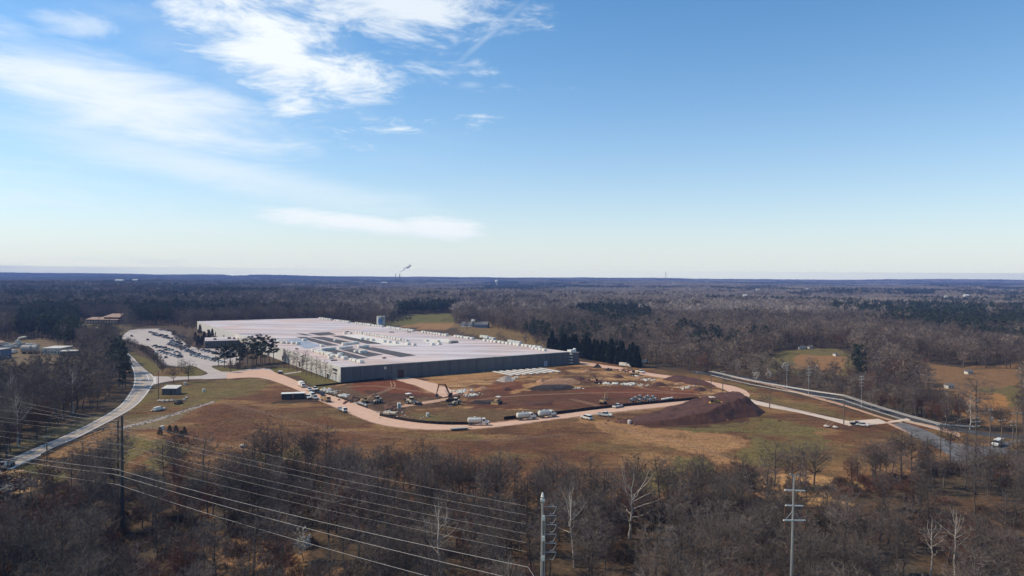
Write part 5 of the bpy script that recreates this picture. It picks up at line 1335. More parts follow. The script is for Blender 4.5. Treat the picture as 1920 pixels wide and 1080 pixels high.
def dump_truck(p, rz, label, m='tanmach', bed='rust', s=1.0):
    r = thing('dump_truck', label, 'truck', (p.x, p.y, .05), rz, None, s)
    MB().box(-3.4, 3.4, -.5, .5, .8, 1.1).build('chassis', M['steel_dark'], r); MB().prism([(1.6, 1.1), (3.5, 1.1), (3.5, 1.8), (2.9, 2.7), (1.6, 2.7)], -1.1, 1.1).build('cab', M[m], r)
    MB().prism([(2.95, 1.85), (3.53, 1.82), (2.98, 2.62), (2.85, 2.6)], -.95, .95).build('windscreen', M['glass'], r)
    MB().prism([(-3.7, 1.2), (1.4, 1.15), (1.5, 2.5), (1.2, 2.5), (1.1, 1.5), (-3.3, 1.55), (-3.9, 2.2)], -1.25, 1.25).build('dump_bed', M[bed], r)
    for s_ in (-1, 1): MB().prism([(-3.85, 1.25), (1.35, 1.2), (1.35, 2.4), (-3.85, 2.2)], s_ * 1.3 - .05, s_ * 1.3 + .05).build('bed_side', M[bed], r)
    MB().box(-3.2, 1.0, -1.15, 1.15, 1.6, 2.35, .5).build('load', M['earth_tan'], r)
    for x in (2.6, -1.4, -2.7):
        for y in (-1.0, 1.0): wheel(r, x, y, .55, .4)
    return r


def box_truck(p, rz, label, m='white', L_=6.0, bed=None):
    r = thing('box_truck', label, 'truck', (p.x, p.y, .05), rz, None)
    MB().box(-L_ * .62, L_ * .5, -.45, .45, .6, .85).build('chassis', M['steel_dark'], r)
    if bed: MB().box(-L_ * .62, L_ * .12, -1.15, 1.15, .86, 1.1).box(-L_ * .62, -L_ * .58, -1.15, 1.15, 1.1, 1.7).build('flat_bed', M[bed], r)
    else: MB().box(-L_ * .62, L_ * .14, -1.15, 1.15, .86, 2.9, .04).build('cargo_box', M[m], r)
    MB().prism([(L_ * .17, .7), (L_ * .52, .7), (L_ * .52, 1.35), (L_ * .4, 2.2), (L_ * .17, 2.25)], -1.0, 1.0).build('cab', M[m], r)
    MB().prism([(L_ * .405, 1.42), (L_ * .525, 1.4), (L_ * .41, 2.12), (L_ * .39, 2.12)], -.9, .9).build('windscreen', M['glass'], r)
    for x in (L_ * .36, -L_ * .42):
        for y in (-.92, .92): wheel(r, x, y, .42, .3)
    return r


# machines on the works
dozer(at(1338, 775), heading((1240, 775), (1390, 770)), 'yellow bulldozer under a pale canopy pushing earth up the dark mound', z=4.0, m='yellow', canopy='cream', s=1.35)
excavator(at(848, 753), heading((848, 753), (826, 752)), 'big rust-brown excavator with arched boom on the red soil', 'rust', 1.55, 1.0)
excavator(at(1121, 719), heading((1121, 719), (1105, 718)), 'distant dark excavator with raised arm behind the earth berm', 'rust', 1.0, .4)
excavator(at(1190, 704), heading((1190, 704), (1165, 702)), 'rusty excavator reaching left in front of a white-roofed truck', 'tanmach', 1.2, 0)
excavator(at(1131, 757), heading((1131, 757), (1148, 750)), 'small upright excavator on the dark soil behind the silt fence', 'tanmach', .95, 1.2)
loader(at(853, 759), heading((862, 757), (846, 762)), 'pale-bonneted wheel loader at the foot of the big excavator', 'cream', 1.1)
dozer(at(933, 757), heading((938, 756), (925, 760)), 'dusty bulldozer with a pale canopy alone on dark soil', m='tanmach', s=1.25)
dozer(at(768, 752), heading((760, 750), (780, 754)), 'bulldozer with a white canopy behind a loader on red soil', m='tanmach', canopy='white', s=1.35)
loader(at(774, 758), heading((764, 757), (785, 759)), 'loader with a cream roof in front of the white-canopied bulldozer', 'cream', 1.15, 'cream')
loader(at(706, 756), heading((712, 755), (700, 758)), 'cream-fronted loader with a grey roof left of the bulldozers', 'cream', 1.1, 'concrete')
excavator(at(685, 756), heading((680, 757), (694, 756)), 'compact digger standing behind the pallets by the road', 'tanmach', .95, -.6)
dump_truck(at(611, 753), heading((600, 750), (622, 757)), 'tan dump truck loaded with earth driving on the gravel road', 'tanmach', 'tanmach', 1.0)
box_truck(at(643, 772), heading((632, 769), (655, 777)), 'white cab truck with a short flat bed at the gravel road edge', 'white', 5.6, 'steel')
box_truck(at(566, 725.5), heading((558, 721), (575, 730)), 'white box truck parked at the head of the line by the side wall', 'white', 7.5)
for i, (x, y, c, k, lb) in enumerate(((580, 733, 'white', 'pickup', 'white pickup right behind the box truck'), (590, 731.5, 'white', 'pickup', 'white pickup beside the dark one near the box truck'), (594, 737, 'black', 'pickup', 'black pickup with a white load among the parked trucks'),
                                      (584, 738, 'dark blue', 'suv', 'dark blue car squeezed between white pickups'), (577, 747, 'white', 'pickup', 'white pickup beside the dark storage sheds, front one'), (590, 748, 'silver', 'pickup', 'silver pickup nose-on at the road edge by the sheds'), (604, 741, 'black', 'sedan', 'black car at the end of the parked trucks'),
                                      (585, 744, 'white', 'van', 'white van between the sheds and the gravel road'))):
    car(k, c, at(x, y, .06), heading((570, 727), (600, 740)) + (.1 * (i % 3) - .1), lb, None, 1.1)
car('suv', 'white', at(1100, 786, .06), heading((1110, 789), (1085, 783)), 'white estate car on the gravel near the mound, nose to the left', None, 1.25)
car('pickup', 'white', at(1134, 780.5, .06), heading((1124, 779), (1145, 781)), 'white pickup with a dark bed parked beside the brown earth', None, 1.2)
car('pickup', 'white', at(1158, 764, .02), heading((1152, 765), (1165, 762)), 'white pickup inside the silt fence beside the small excavator', None, 1.1)
car('pickup', 'white', at(1201, 699, .05), heading((1195, 698), (1210, 701)), 'white pickup near the rusty excavator at the back of the works', None, 1.2)
box_truck(at(1173, 688), heading((1160, 687), (1186, 690)), 'white-roofed box truck by the back gravel road', 'offwhite', 8.0)
car('van', 'white', at(1209, 681, .02), 0.2, 'white van in front of the cypress screen', None, 1.1)
car('pickup', 'black', at(1607, 797.5, .05), heading((1598, 797), (1620, 798)), 'black pickup at the edge of the pale concrete pad', None, 1.0)
car('suv', 'white', at(1617, 799, .05), heading((1600, 797), (1625, 800)), 'white car touching the black pickup on the concrete pad')
car('van', 'white', at(1871, 836, .05), heading((1895, 828), (1860, 842)), 'white van with a dark front coming down the wet asphalt junction', None, 1.25)
dump_truck(at(12, 877), heading((60, 850), (0, 878)), 'grey truck with a white cab roof at the picture edge of the road', 'white', 'steel', .95)
car('van', 'white', at(297, 770, .02), heading((285, 772), (310, 766)), 'white service van parked on the grass below the grey shed', None, .9)
car('pickup', 'black', at(335, 757, .02), heading((328, 758), (345, 752)), 'black pickup among white boulders on the gravel track')

# ------------------------------------------------------------------ materials lying about the works
rk = random.Random(5)
# concrete wall panels laid out in a row before the grey wall
slab_m = MB().box(-11, 11, -1.15, 1.15, .3, .6).box(-8.5, -8.0, -1.1, 1.1, .0, .3).box(8.0, 8.5, -1.1, 1.1, 0, .3).mesh('concrete_slab', M['white'])
for i in range(8):
    c = at(943.5 + 12.4 * i, 701.2 - .95 * i); o = bpy.data.objects.new('concrete_slab', slab_m); link(o); o.location = c
    o.rotation_euler = (0, 0, heading((924, 697), (963, 705))); tag(o, f'long pale precast slab, {ORD[i]} from the left in the row before the grey wall', 'slab', 'precast slabs before the grey wall')
# pipes in a stack on the grey gravel
pm = MB(); n = 12; V = []
for x in (-1.3, 1.3): V += [(x, .75 * math.cos(2 * math.pi * k / n), .75 + .75 * math.sin(2 * math.pi * k / n)) for k in range(n)]
for x in (1.3, -1.3): V += [(x, .58 * math.cos(2 * math.pi * k / n), .75 + .58 * math.sin(2 * math.pi * k / n)) for k in range(n)]
pm.add(V, [(i * n + k, i * n + (k + 1) % n, ((i + 1) % 4) * n + (k + 1) % n, ((i + 1) % 4) * n + k) for i in range(4) for k in range(n)])
pipe_me = pm.mesh('concrete_pipe', M['concrete'])
hp = heading((1185, 752), (1201, 745))
for i, (x, y) in enumerate(((1184, 753), (1190.5, 749.5), (1199, 746), (1199, 753.5), (1208, 750), (1213.5, 746.5), (1218, 753), (1223, 747.5), (1228, 751.5))):
    o = bpy.data.objects.new('concrete_pipe', pipe_me); link(o); o.location = at(x, y, .02); o.rotation_euler = (0, 0, hp + rk.uniform(-.12, .12)); o.scale = (1.15, 1.1, 1.1)
    tag(o, f'short grey concrete pipe behind the silt fence, {ORD[i]} counted from the left', 'pipe', 'concrete pipes behind the silt fence')
for i in range(6):
    c = at(1242 + i * 3.6, 750 - i * .5); o = MB().rock((0, 0, .4), .9, rk).build('concrete_block', M['offwhite']); o.location = c
    tag(o, f'broken white block, {ORD[i]} from the left beside the concrete pipes', 'block', 'white blocks beside the pipes')
# cream tanks by the road, portable cabins, spools and drums
for i, x in enumerate((725.5, 737)):
    r = thing('storage_tank', ('cream storage tank at the gravel bend, left of a pair', 'cream storage tank at the gravel bend, right of a pair')[i], 'tank', at(x, 779, .02), heading((720, 779), (745, 780)), 'cream tanks at the bend')
    MB().tube([(-1.6, 0, 1.0), (-1.3, 0, 1.0), (1.3, 0, 1.0), (1.6, 0, 1.0)], [.5, .8, .8, .5], 12).build('vessel', M['cream'], r); MB().box(-1.2, -1.0, -.7, .7, 0, .5).box(1.0, 1.2, -.7, .7, 0, .5).build('cradle', M['steel_dark'], r)
r = thing('portable_toilet', 'white portable toilet standing on the dark soil by the road bend', 'toilet', at(748.5, 766, .02), .3); MB().box(-.9, .9, -.9, .9, .1, 2.6).build('cabin', M['white'], r); MB().box(-.95, .95, -.95, .95, 2.6, 2.8, .25).build('roof', M['offwhite'], r); MB().box(-.5, .5, -.94, -.9, .25, 2.3).build('door', M['concrete'], r)
for x, y, lb in ((802, 781, 'white drum alone on the grass inside the gravel bend'), (1180, 795, 'cream drum lying before the dark earth below the pickup'), (382, 735, 'white drum on the lawn right of the grey shed'), (304, 806, 'white drum on the brown slope below the track'), (347, 722, 'white drum under the big tree by the drive')):
    r = thing('drum', lb, 'drum', at(x, y, .0)); MB().lathe([(.75, 0), (.78, .1), (.78, 1.6), (.7, 1.7)], 12).build('barrel', M['offwhite'], r); MB().lathe([(.79, .5), (.82, .55), (.79, .6)], 12).build('hoop', M['tanmach'], r)
r = thing('utility_box', 'dark and white utility box on the lawn before the side wall', 'cabinet', at(525.5, 701, .02)); MB().box(-1.2, 1.2, -.9, .9, 0, 1.5).build('cabinet', M['steel_dark'], r); MB().box(-1.3, 1.3, -1, 1, 1.5, 2.2, .1).build('lid', M['white'], r)
r = thing('steel_trailer', 'long low steel trailer left on the outer edge of the gravel bend', 'trailer', at(865, 806, .05), heading((845, 806), (890, 803)))
MB().box(-4.6, 2.6, -1.1, 1.1, .75, 1.0).build('deck', M['concrete'], r); MB().box(-4.6, 2.6, -1.12, 1.12, .45, .74).build('frame', M['steel_dark'], r); MB().tube([(2.6, 0, .7), (4.6, 0, .6)], .1, 4).build('drawbar', M['steel_dark'], r)
for x in (-2.4, -1.4):
    for y in (-1.0, 1.0): wheel(r, x, y, .4, .28)
# dark-fronted storage sheds on the black pad
for i, (x0, x1) in enumerate(((527.5, 548), (550, 571))):
    p0, p1 = at(x0, 749.5 - i * .9), at(x1, 748.8 - i * .9); d = p1 - p0; r = thing('storage_shed', ('low dark storage shed with a white roof, left one of two', 'low dark storage shed with a white roof, right one of two')[i], 'shed', p0, math.atan2(d.y, d.x), 'storage sheds on the black pad'); w = d.length
    MB().box(0, w, 2.5, 4, 0, 2.9).build('back_wall', M['rust'], r); [MB().box(q, q + .3, 0, 2.49, 0, 2.9).build('side_wall', M['rust'], r) for q in (0, w - .3)]; MB().box(.3, w - .3, .5, 2.49, .1, 2.8).build('shutter', M['steel_dark'], r)
    MB().prism([(-.2, 2.9), (w + .2, 2.9), (w + .2, 3.1), (-.2, 3.1)], -.4, 4.3).build('roof', M['white'], r)
# small grey shed by the junction
p0, p1 = at(303.5, 740.5), at(331, 740.5); d = p1 - p0; w = d.length
r = thing('metal_shed', 'blue-grey metal shed with a pale roof on the lawn by the road junction', 'shed', p0, math.atan2(d.y, d.x))
pw = w / 8; pme = MB().box(.04, pw - .04, -.06, 0, 0, 3.3).mesh('cladding_panel', M['metalwall']); wl2 = MB().box(.02, w - .02, .02, 6, 0, 3.3).build('wall', M['metalwall'], r)
for i in range(8): o = bpy.data.objects.new('cladding_panel', pme); link(o, wl2); o.location = (i * pw, 0, 0)
MB().add([(-.3, -.5, 3.3), (w + .3, -.5, 3.3), (w + .3, 6.4, 4.1), (-.3, 6.4, 4.1), (-.3, -.5, 3.55), (w + .3, -.5, 3.55), (w + .3, 6.4, 4.35), (-.3, 6.4, 4.35)], [(3, 2, 1, 0), (4, 5, 6, 7), (0, 1, 5, 4), (1, 2, 6, 5), (2, 3, 7, 6), (3, 0, 4, 7)]).build('roof', M['offwhite'], r)
MB().box(w * .55, w * .55 + 1.2, -.1, -.065, .02, 2.2).build('door', M['steel_dark'], r)
for i, (x, y) in enumerate(((299, 753), (306, 753.5), (314, 753), (323, 752.5), (345, 751), (350, 747.5), (288, 771.5), (308, 767.5))):
    o = MB().rock((0, 0, .45), rk.uniform(.8, 1.2), rk).build('boulder', M['rockpale']); o.location = at(x, y); tag(o, ['pale boulder in the line below the shed, ' + ORD[i] + ' from the left', ''][0] if i < 4 else ('pale boulder right of the black pickup', 'pale boulder at the upper end of the gravel track', 'pale boulder left of the service van', 'flat pale boulder right of the service van')[i - 4], 'boulder', 'pale boulders by the shed')
for x, y, lb in ((1549, 801, 'pale boulder lying on the grass below the concrete path'), (1566, 803, 'white stone right of the boulder below the concrete path'), (455, 838, 'pale stone in the middle of the brown slope')):
    o = MB().rock((0, 0, .5), 1.3, rk, .5).build('boulder', M['rockpale']); o.location = at(x, y); tag(o, lb, 'boulder')


def rubble(name, spots, m, seed):
    r_ = random.Random(seed); mb = MB()
    for x, y, w, h, n, s in spots:
        for _ in range(n):
            c = at(x + r_.gauss(0, w), y + r_.gauss(0, h)); mb.rock((c.x, c.y, .2), s * r_.uniform(.4, 1.2), r_)
    o = mb.build(name, m); tag(o, kind='stuff'); return o


rubble('rubble', [(867, 735, 8, 2.0, 50, .9), (886, 741, 10, 1.5, 40, .8), (1145, 720, 10, 1.5, 26, 1.0), (1178, 721, 8, 1, 22, 1.2), (1195, 706, 4, 1.5, 16, .9), (1213, 713, 10, .8, 16, .8), (1280, 728, 12, 2, 16, .7), (960, 711, 5, 1.5, 24, .8), (1080, 729, 10, .5, 14, .7), (1205, 722, 5, 1, 10, .8), (1312, 750, 3, .5, 6, .8)], M['offwhite'], 11)
rubble('rubble', [(612, 732, 6, 1.5, 26, .9), (622, 736, 5, 1.5, 20, .8), (641, 743, 5, 1.5, 18, .9), (648, 741, 4, 1, 14, .8), (672, 757, 6, 1.5, 22, .8), (730, 773, 10, 1, 20, .5), (745, 783, 22, 2, 16, .4)], M['offwhite'], 12)
rubble('rubble', [(1090, 716, 20, 2, 40, .9), (1150, 716, 16, 1.2, 30, .9), (1165, 694, 10, 1.5, 20, 1.1), (655, 752, 12, 3, 22, .8), (728, 764, 6, 2, 26, 1.1), (1170, 788, 22, 3, 22, .6), (1270, 790, 60, 3, 60, .7)], M['rust'], 13)
rubble('creek_rocks', [(18, 912, 18, 5, 120, .7), (50, 906, 12, 4, 50, .7)], M['rockgrey'], 14)
rubble('track_stones', [(330 - 100 + i * 10, 806 - i * 3.1, 4, .9, 9, .26) for i in range(17)], M['rockgrey'], 15)
r_ = random.Random(8)


# silt fence along the inside of the gravel road: black cloth on stakes
def fence(pts, h, label, name='silt_fence', m='fabric_black', post='wood', every=3):
    P = resample([at(*p) for p in pts], max(8, int(len(pts) * 9)), 2); r = thing(name, label, 'fence', P[0]); mb = MB(); ps = MB()
    Q = [p - P[0] for p in P]
    for i in range(len(Q) - 1):
        a, b_ = Q[i], Q[i + 1]; d = (b_ - a).normalized(); s = Vector((-d.y, d.x, 0)) * .03
        mb.add([(*(a - s)[:2], 0), (*(b_ - s)[:2], 0), (*(b_ + s)[:2], 0), (*(a + s)[:2], 0), (*(a - s)[:2], h), (*(b_ - s)[:2], h), (*(b_ + s)[:2], h), (*(a + s)[:2], h)], [(3, 2, 1, 0), (4, 5, 6, 7), (0, 1, 5, 4), (1, 2, 6, 5), (2, 3, 7, 6), (3, 0, 4, 7)])
        if i % every == 0: ps.box(a.x - .05, a.x + .05, a.y - .12, a.y - .06, 0, h + .2)
    mb.build('fabric', M[m], r); o = ps.build('stakes', M[post], r); tag(o, kind='stuff'); return r


fence([(712, 780), (745, 787), (790, 794), (840, 796.5), (885, 796)], 1.3, 'black silt fence round the inside of the gravel bend')
fence([(945, 787), (1000, 781), (1060, 775), (1110, 768), (1180, 761), (1250, 754.5), (1310, 749)], 1.4, 'black silt fence running behind the tank trucks to the mound')
fence([(592, 725), (620, 722), (660, 718), (735, 709.5)], 1.0, 'black silt fence along the foot of the grey wall')
fence([(590, 733), (640, 747), (690, 766)], .9, 'black silt fence on the upper side of the gravel road')
# guard rail by the creek
P = resample([at(x, y) for x, y in ((205, 803), (170, 815), (140, 828), (100, 844), (78, 856))], 26, 1); r = thing('guard_rail', 'low guard rail, coloured dark for its shadow, on the embankment below the road', 'guard rail', P[0]); Q = [p - P[0] for p in P]
MB().tube([(q.x, q.y, .75) for q in Q], .28, 6).build('rail', M['steel_dark'], r)  # thick and dark: the rail's shadow line is put into its colour
for q in Q[::2]: MB().box(q.x - .1, q.x + .1, q.y - .1, q.y + .1, 0, .7).build('post', M['wood'], r)
P = resample([at(x, y) for x, y in ((20, 884), (50, 870), (72, 860))], 12, 1); r = thing('guard_rail', 'pale guard rail at the bridge beside the grey truck', 'guard rail', P[0]); Q = [p - P[0] for p in P]
MB().tube([(q.x, q.y, .75) for q in Q], .2, 6).build('rail', M['steel'], r)
for q in Q[::2]: MB().box(q.x - .1, q.x + .1, q.y - .1, q.y + .1, 0, .7).build('post', M['wood'], r)

# ------------------------------------------------------------------ other buildings
def building(name, label, p0, p1, depth, h, wall, roofm, cat='building', over=.3, win=0, wh_=1.2, sill=1.0, gable=0.0, winm='glass', sidewin=0):
    """a box building from its near left foot p0 to its near right foot p1; flat roof, or a gable whose ridge runs along the front"""
    d = p1 - p0; w = d.length; r = thing(name, label, cat, (p0.x, p0.y, terrain(p0.x, p0.y)), math.atan2(d.y, d.x))
    MB().box(0, w, 0, depth, 0, h).build('wall', M[wall], r)
    if gable:
        MB().add([(-over, -over, h), (w + over, -over, h), (w + over, depth + over, h), (-over, depth + over, h), (-over, depth / 2, h + gable), (w + over, depth / 2, h + gable)], [(3, 2, 1, 0), (0, 1, 5, 4), (2, 3, 4, 5), (1, 2, 5), (3, 0, 4)]).build('roof', M[roofm], r)
    else: MB().box(-over, w + over, -over, depth + over, h, h + .35).build('roof', M[roofm], r)
    for i in range(win):
        a = w * (i + .22) / win; b_ = w * (i + .78) / win; f = MB().box(a, b_, -.06, -.004, sill, sill + wh_).build('window', M['offwhite'], r); MB().box(a + .1, b_ - .1, -.09, -.062, sill + .1, sill + wh_ - .1).build('pane', M[winm], f)
    return r, w


M['brick'] = mat('red_brick', (.19, .10, .075), .9, var=.2, scale=1.0); M['shingle'] = mat('tan_shingle', (.34, .24, .19), .9, var=.15, scale=1.0); M['shingle_grey'] = mat('grey_shingle', (.15, .15, .16), .9, var=.2); M['blue_wall'] = mat('blue_grey_siding', (.16, .20, .29), .7, var=.1)
r, w = building('office_block', 'low office block with a dark front beside the warehouse', at(384.5, 652.5), at(446, 650.5), 34, 5.8, 'steel_dark', 'roofw', win=9, wh_=3.6, sill=1.2)
MB().box(-.25, -.03, -.02, 34.1, 0, 5.7).build('side_wall', M['panelw'], r)
for x, y, s in ((8, 9, 1.2), (20, 16, 1.4), (24, 12, 1), (30, 18, 1.2), (34, 8, 1)): MB().box(x - s, x + s, y - s, y + s, 6.16, 7.5).build('roof_unit', M['steel_dark'], r)
p0, p1 = at(160, 607), at(220, 608)
r, w = building('school_building', 'long brick building with tan roofs and white windows at the far road end', p0, p1, 26, 5.5, 'brick', 'shingle', win=12, wh_=2.6, sill=1.3, gable=2.4, winm='offwhite')
MB().box(w * .48, w * .98, 6, 30, 5.2, 8.5).build('upper_wall', M['brick'], r)
MB().add([(w * .45, 4, 8.5), (w * 1.0, 4, 8.5), (w * 1.0, 32, 8.5), (w * .45, 32, 8.5), (w * .55, 18, 12.5), (w * .9, 18, 12.5)], [(3, 2, 1, 0), (0, 1, 5, 4), (2, 3, 4, 5), (1, 2, 5), (3, 0, 4)]).build('upper_roof', M['shingle'], r)
# industrial yard at the left edge
building('industrial_shed', 'long low industrial shed with a white roof among the trees', at(78, 664), at(113, 664), 18, 4.5, 'offwhite', 'offwhite', win=6)
building('industrial_shed', 'narrow pale-roofed shed right of the long industrial shed', at(113, 668), at(146, 667), 9, 3.6, 'metalwall', 'offwhite', win=4)
building('industrial_shed', 'blue-walled industrial hall at the picture edge', at(-12, 676), at(22, 670), 26, 7, 'blue_wall', 'concrete', win=5)
building('industrial_shed', 'orange-roofed low building at the far side of the industrial yard', at(-8, 652), at(10, 651), 20, 4, 'offwhite', 'shingle', win=3)
for i, x in enumerate((51, 62)):
    c = at(x, 663 - i * .2); r = thing('silo', ('grey horizontal yard tank, left of two', 'grey horizontal yard tank, right of two')[i], 'tank', c, .05, 'grey tanks of the industrial yard'); MB().tube([(-4, 0, 4), (-3.5, 0, 4), (3.5, 0, 4), (4, 0, 4)], [2.5, 3, 3, 2.5], 14).build('vessel', M['concrete'], r); MB().box(-3, -2, -2, 2, 0, 1.6).box(2, 3, -2, 2, 0, 1.6).build('cradle', M['steel_dark'], r)
r = thing('conveyor', 'white bent conveyor tower in the industrial yard', 'conveyor', at(34, 652)); MB().box(-1.5, 1.5, -1.5, 1.5, 0, 6.5).build('tower', M['offwhite'], r); MB().tube([(0, 0, 6.5), (1, 0, 8.5), (7, 0, 9.5)], .9, 6).build('chute', M['offwhite'], r); MB().box(-4, 4, -3, 3, 0, 4).build('hopper', M['concrete'], r)
for i, (x, y) in enumerate(((13, 649), (22, 653), (58, 650), (16, 664), (24, 662), (45, 655))):
    box_truck(at(x, y), .4 * i, ('white lorry at the far side of the industrial yard', 'white lorry beside the conveyor tower', 'white lorry right of the conveyor', 'white lorry by the blue hall', 'white lorry behind the blue hall corner', 'pale lorry between conveyor and grey tanks')[i], 'white', 9)
# tank behind the warehouse
c = at(714, 608); r = thing('water_tank', 'white round water tank with a blue painted panel behind the warehouse roof', 'tank', c)
MB().lathe([(5.4, 0), (5.4, 10.2), (5.55, 10.3), (5.55, 10.6), (3.5, 10.9), (.5, 11.2)], 28).build('shell', M['white'], r)
lg = MB(); V = []; F = []
for i in range(9):
    a = math.radians(-122 + i * 7.5); V += [(5.46 * math.cos(a), 5.46 * math.sin(a), 1.2), (5.46 * math.cos(a), 5.46 * math.sin(a), 7.4)]
for i in range(8): F.append((2 * i, 2 * i + 2, 2 * i + 3, 2 * i + 1))
M['blue_panel'] = mat('pale_blue_paint', (.22, .36, .68), .5, var=.15, scale=.5); lg.add(V, F); lg.build('painted_panel', M['blue_panel'], r)
# farm houses
building('farmhouse', 'white farmhouse with a pale roof in front of the big bare trees', at(864, 612.5), at(884, 613), 9, 3.6, 'white', 'shingle_grey', 'house', win=4, gable=2.5)
building('farmhouse', 'blue house with a grey roof right of the white farmhouse', at(890, 614.5), at(914, 615), 11, 4.2, 'blue_wall', 'shingle_grey', 'house', win=4, gable=3.2)
building('farmhouse', 'tall narrow white gable house between white and blue houses', at(884, 612), at(891, 612), 8, 6.5, 'white', 'offwhite', 'house', win=2, gable=2.5)
hs = [(1262, 640, 14, 'white house glimpsed through bare trees behind the cypress screen'), (1345, 634, 16, 'pale house among the trees above the dark evergreens'), (1362, 633, 12, 'small white outbuilding right of the pale house in the trees'), (1441, 635, 12, 'white cottage in the wood above the clearing'), (1500, 655, 16, 'white house at the upper edge of the clearing'), (1518, 654, 9, 'white shed beside the house at the clearing'), (1450, 648, 12, 'pale house left of the clearing in the wood'),
      (1567, 668, 6, 'small pale shed out on the clearing'), (1815, 702, 11, 'white house behind the great oak'), (1778, 729, 11, 'low white farm building in the scrub right of the red trees'), (1430, 676, 6, 'tiny white hut at the left edge of the clearing')]
for x, y, w_, lb in hs:
    p = at(x, y); building('house', lb, p, p + Vector((w_ * .36, .6, 0)), 3.5, 2.0, 'offwhite', 'shingle_grey', 'house', win=2 if w_ > 8 else 1, wh_=.8, sill=.7, gable=1.1)
for i, (x, yy, w_, lb) in enumerate(((215, 536, 60, 'far white farm sheds on the hazy left'), (248, 535, 40, 'far white farm building right of the hazy sheds'), (715, 533, 60, 'far grey works hall on the horizon below the smoke'), (1395, 566, 18, 'distant white house in the grey wood'), (1419, 552, 22, 'distant pale barn in the grey wood'), (1512, 548, 20, 'far barn above the pine plantation'), (1773, 568, 12, 'white farm silo building beyond the pines'), (1810, 566, 22, 'pale farm building beyond the pines'))):
    d_ = 65 * FPX / (yy - 509 - 14 * x / 1920); d_ = min(d_, 5200); p = at_d(x, d_); building('far_house', lb, p, p + Vector((w_ * .6, 2, 0)), w_ * .4, 22 if d_ > 1500 else 17, 'white', 'offwhite', win=3 if w_ < 30 else 6, wh_=3, sill=14, gable=4)
# power station on the horizon
DPS = 5300; p = at_d(747, DPS); gz = float(terrain(p.x, p.y)); r = thing('power_station', 'far power station with two tall chimneys on the horizon', 'power station', (p.x, p.y, gz), 0, None, .64)
MB().box(-40, 60, -30, 30, 0, 52).build('boiler_house', M['metalwall'], r); MB().box(-40, -5, -30, 30, 52, 62).build('boiler_tower', M['metalwall'], r); MB().box(60, 105, -25, 25, 0, 38).build('turbine_hall', M['metalwall'], r)
for x in (-33, 14): MB().lathe([(6.5, 0), (4.6, 125)], 12, (x, 10)).build('chimney', M['brick' if x > 0 else 'concrete'], r)
M['smoke'] = bpy.data.materials.new('white_smoke'); M['smoke'].use_nodes = True; nn = M['smoke'].node_tree; bs = nn.nodes['Principled BSDF']; bs.inputs['Base Color'].default_value = (.8, .8, .8, 1); bs.inputs['Roughness'].default_value = 1
lw = nn.nodes.new('ShaderNodeLayerWeight'); lw.inputs[0].default_value = .35; mr = nn.nodes.new('ShaderNodeMapRange'); nn.links.new(lw.outputs['Facing'], mr.inputs[0]); mr.inputs[3].default_value = .045; mr.inputs[4].default_value = .0; nn.links.new(mr.outputs[0], bs.inputs['Alpha']); bs.inputs['Subsurface Weight'].default_value = 0
bs.inputs['Transmission Weight'].default_value = 0; trn = nn.nodes.new('ShaderNodeBsdfTranslucent'); trn.inputs[0].default_value = (.95, .95, .95, 1); tr2 = nn.nodes.new('ShaderNodeBsdfTransparent'); m1 = nn.nodes.new('ShaderNodeMixShader'); nn.links.new(mr.outputs[0], m1.inputs[0]); nn.links.new(tr2.outputs[0], m1.inputs[1]); nn.links.new(trn.outputs[0], m1.inputs[2]); nn.links.new(m1.outputs[0], nn.nodes['Material Output'].inputs[0])
sm = MB(); rs = random.Random(4)
for i in range(46):
    t = i / 45; c = Vector((14 + 135 * t ** 1.3 + rs.gauss(0, 6 * t), 10 + rs.gauss(0, 8), 128 + 95 * t ** .8 + rs.gauss(0, 12 * t))); q = 5 + 15 * t * rs.uniform(.5, 1)
    for j in range(1):
        pr = [(q * math.sin(math.pi * k / 6) + .01, c.z - q * math.cos(math.pi * k / 6)) for k in range(7)]; b0 = len(sm.v); sm.lathe(pr, 10, (c.x, c.y))
o = sm.build('smoke', M['smoke'], None, True); o.location = (p.x, p.y, gz); o.scale = (.64,) * 3; tag(o, kind='stuff')
# water tower and mast far off
p = at_d(931, 4300); z = float(terrain(p.x, p.y)); r = thing('water_tower', 'far white water tower standing out of the hazy woods', 'water tower', (p.x, p.y, z)); MB().lathe([(3, 0), (2, 6), (2, 34), (8, 40), (10.5, 46), (9, 52), (4, 56), (.3, 57)], 16).build('tank', M['white'], r)
p = at_d(1248, 4600); z = float(terrain(p.x, p.y)); r = thing('radio_mast', 'thin red and white radio mast on the far horizon', 'mast', (p.x, p.y, z))
for i in range(8): MB().box(-1.2, 1.2, -1.2, 1.2, i * 12, i * 12 + 11.99).build('mast_section', M['white' if i % 2 else 'darkred'], r)

# ------------------------------------------------------------------ poles and power lines
def cyl(mb, p, q, r0, r1=None, n=8): mb.tube([p, q], [r0, r1 if r1 else r0], n); return mb


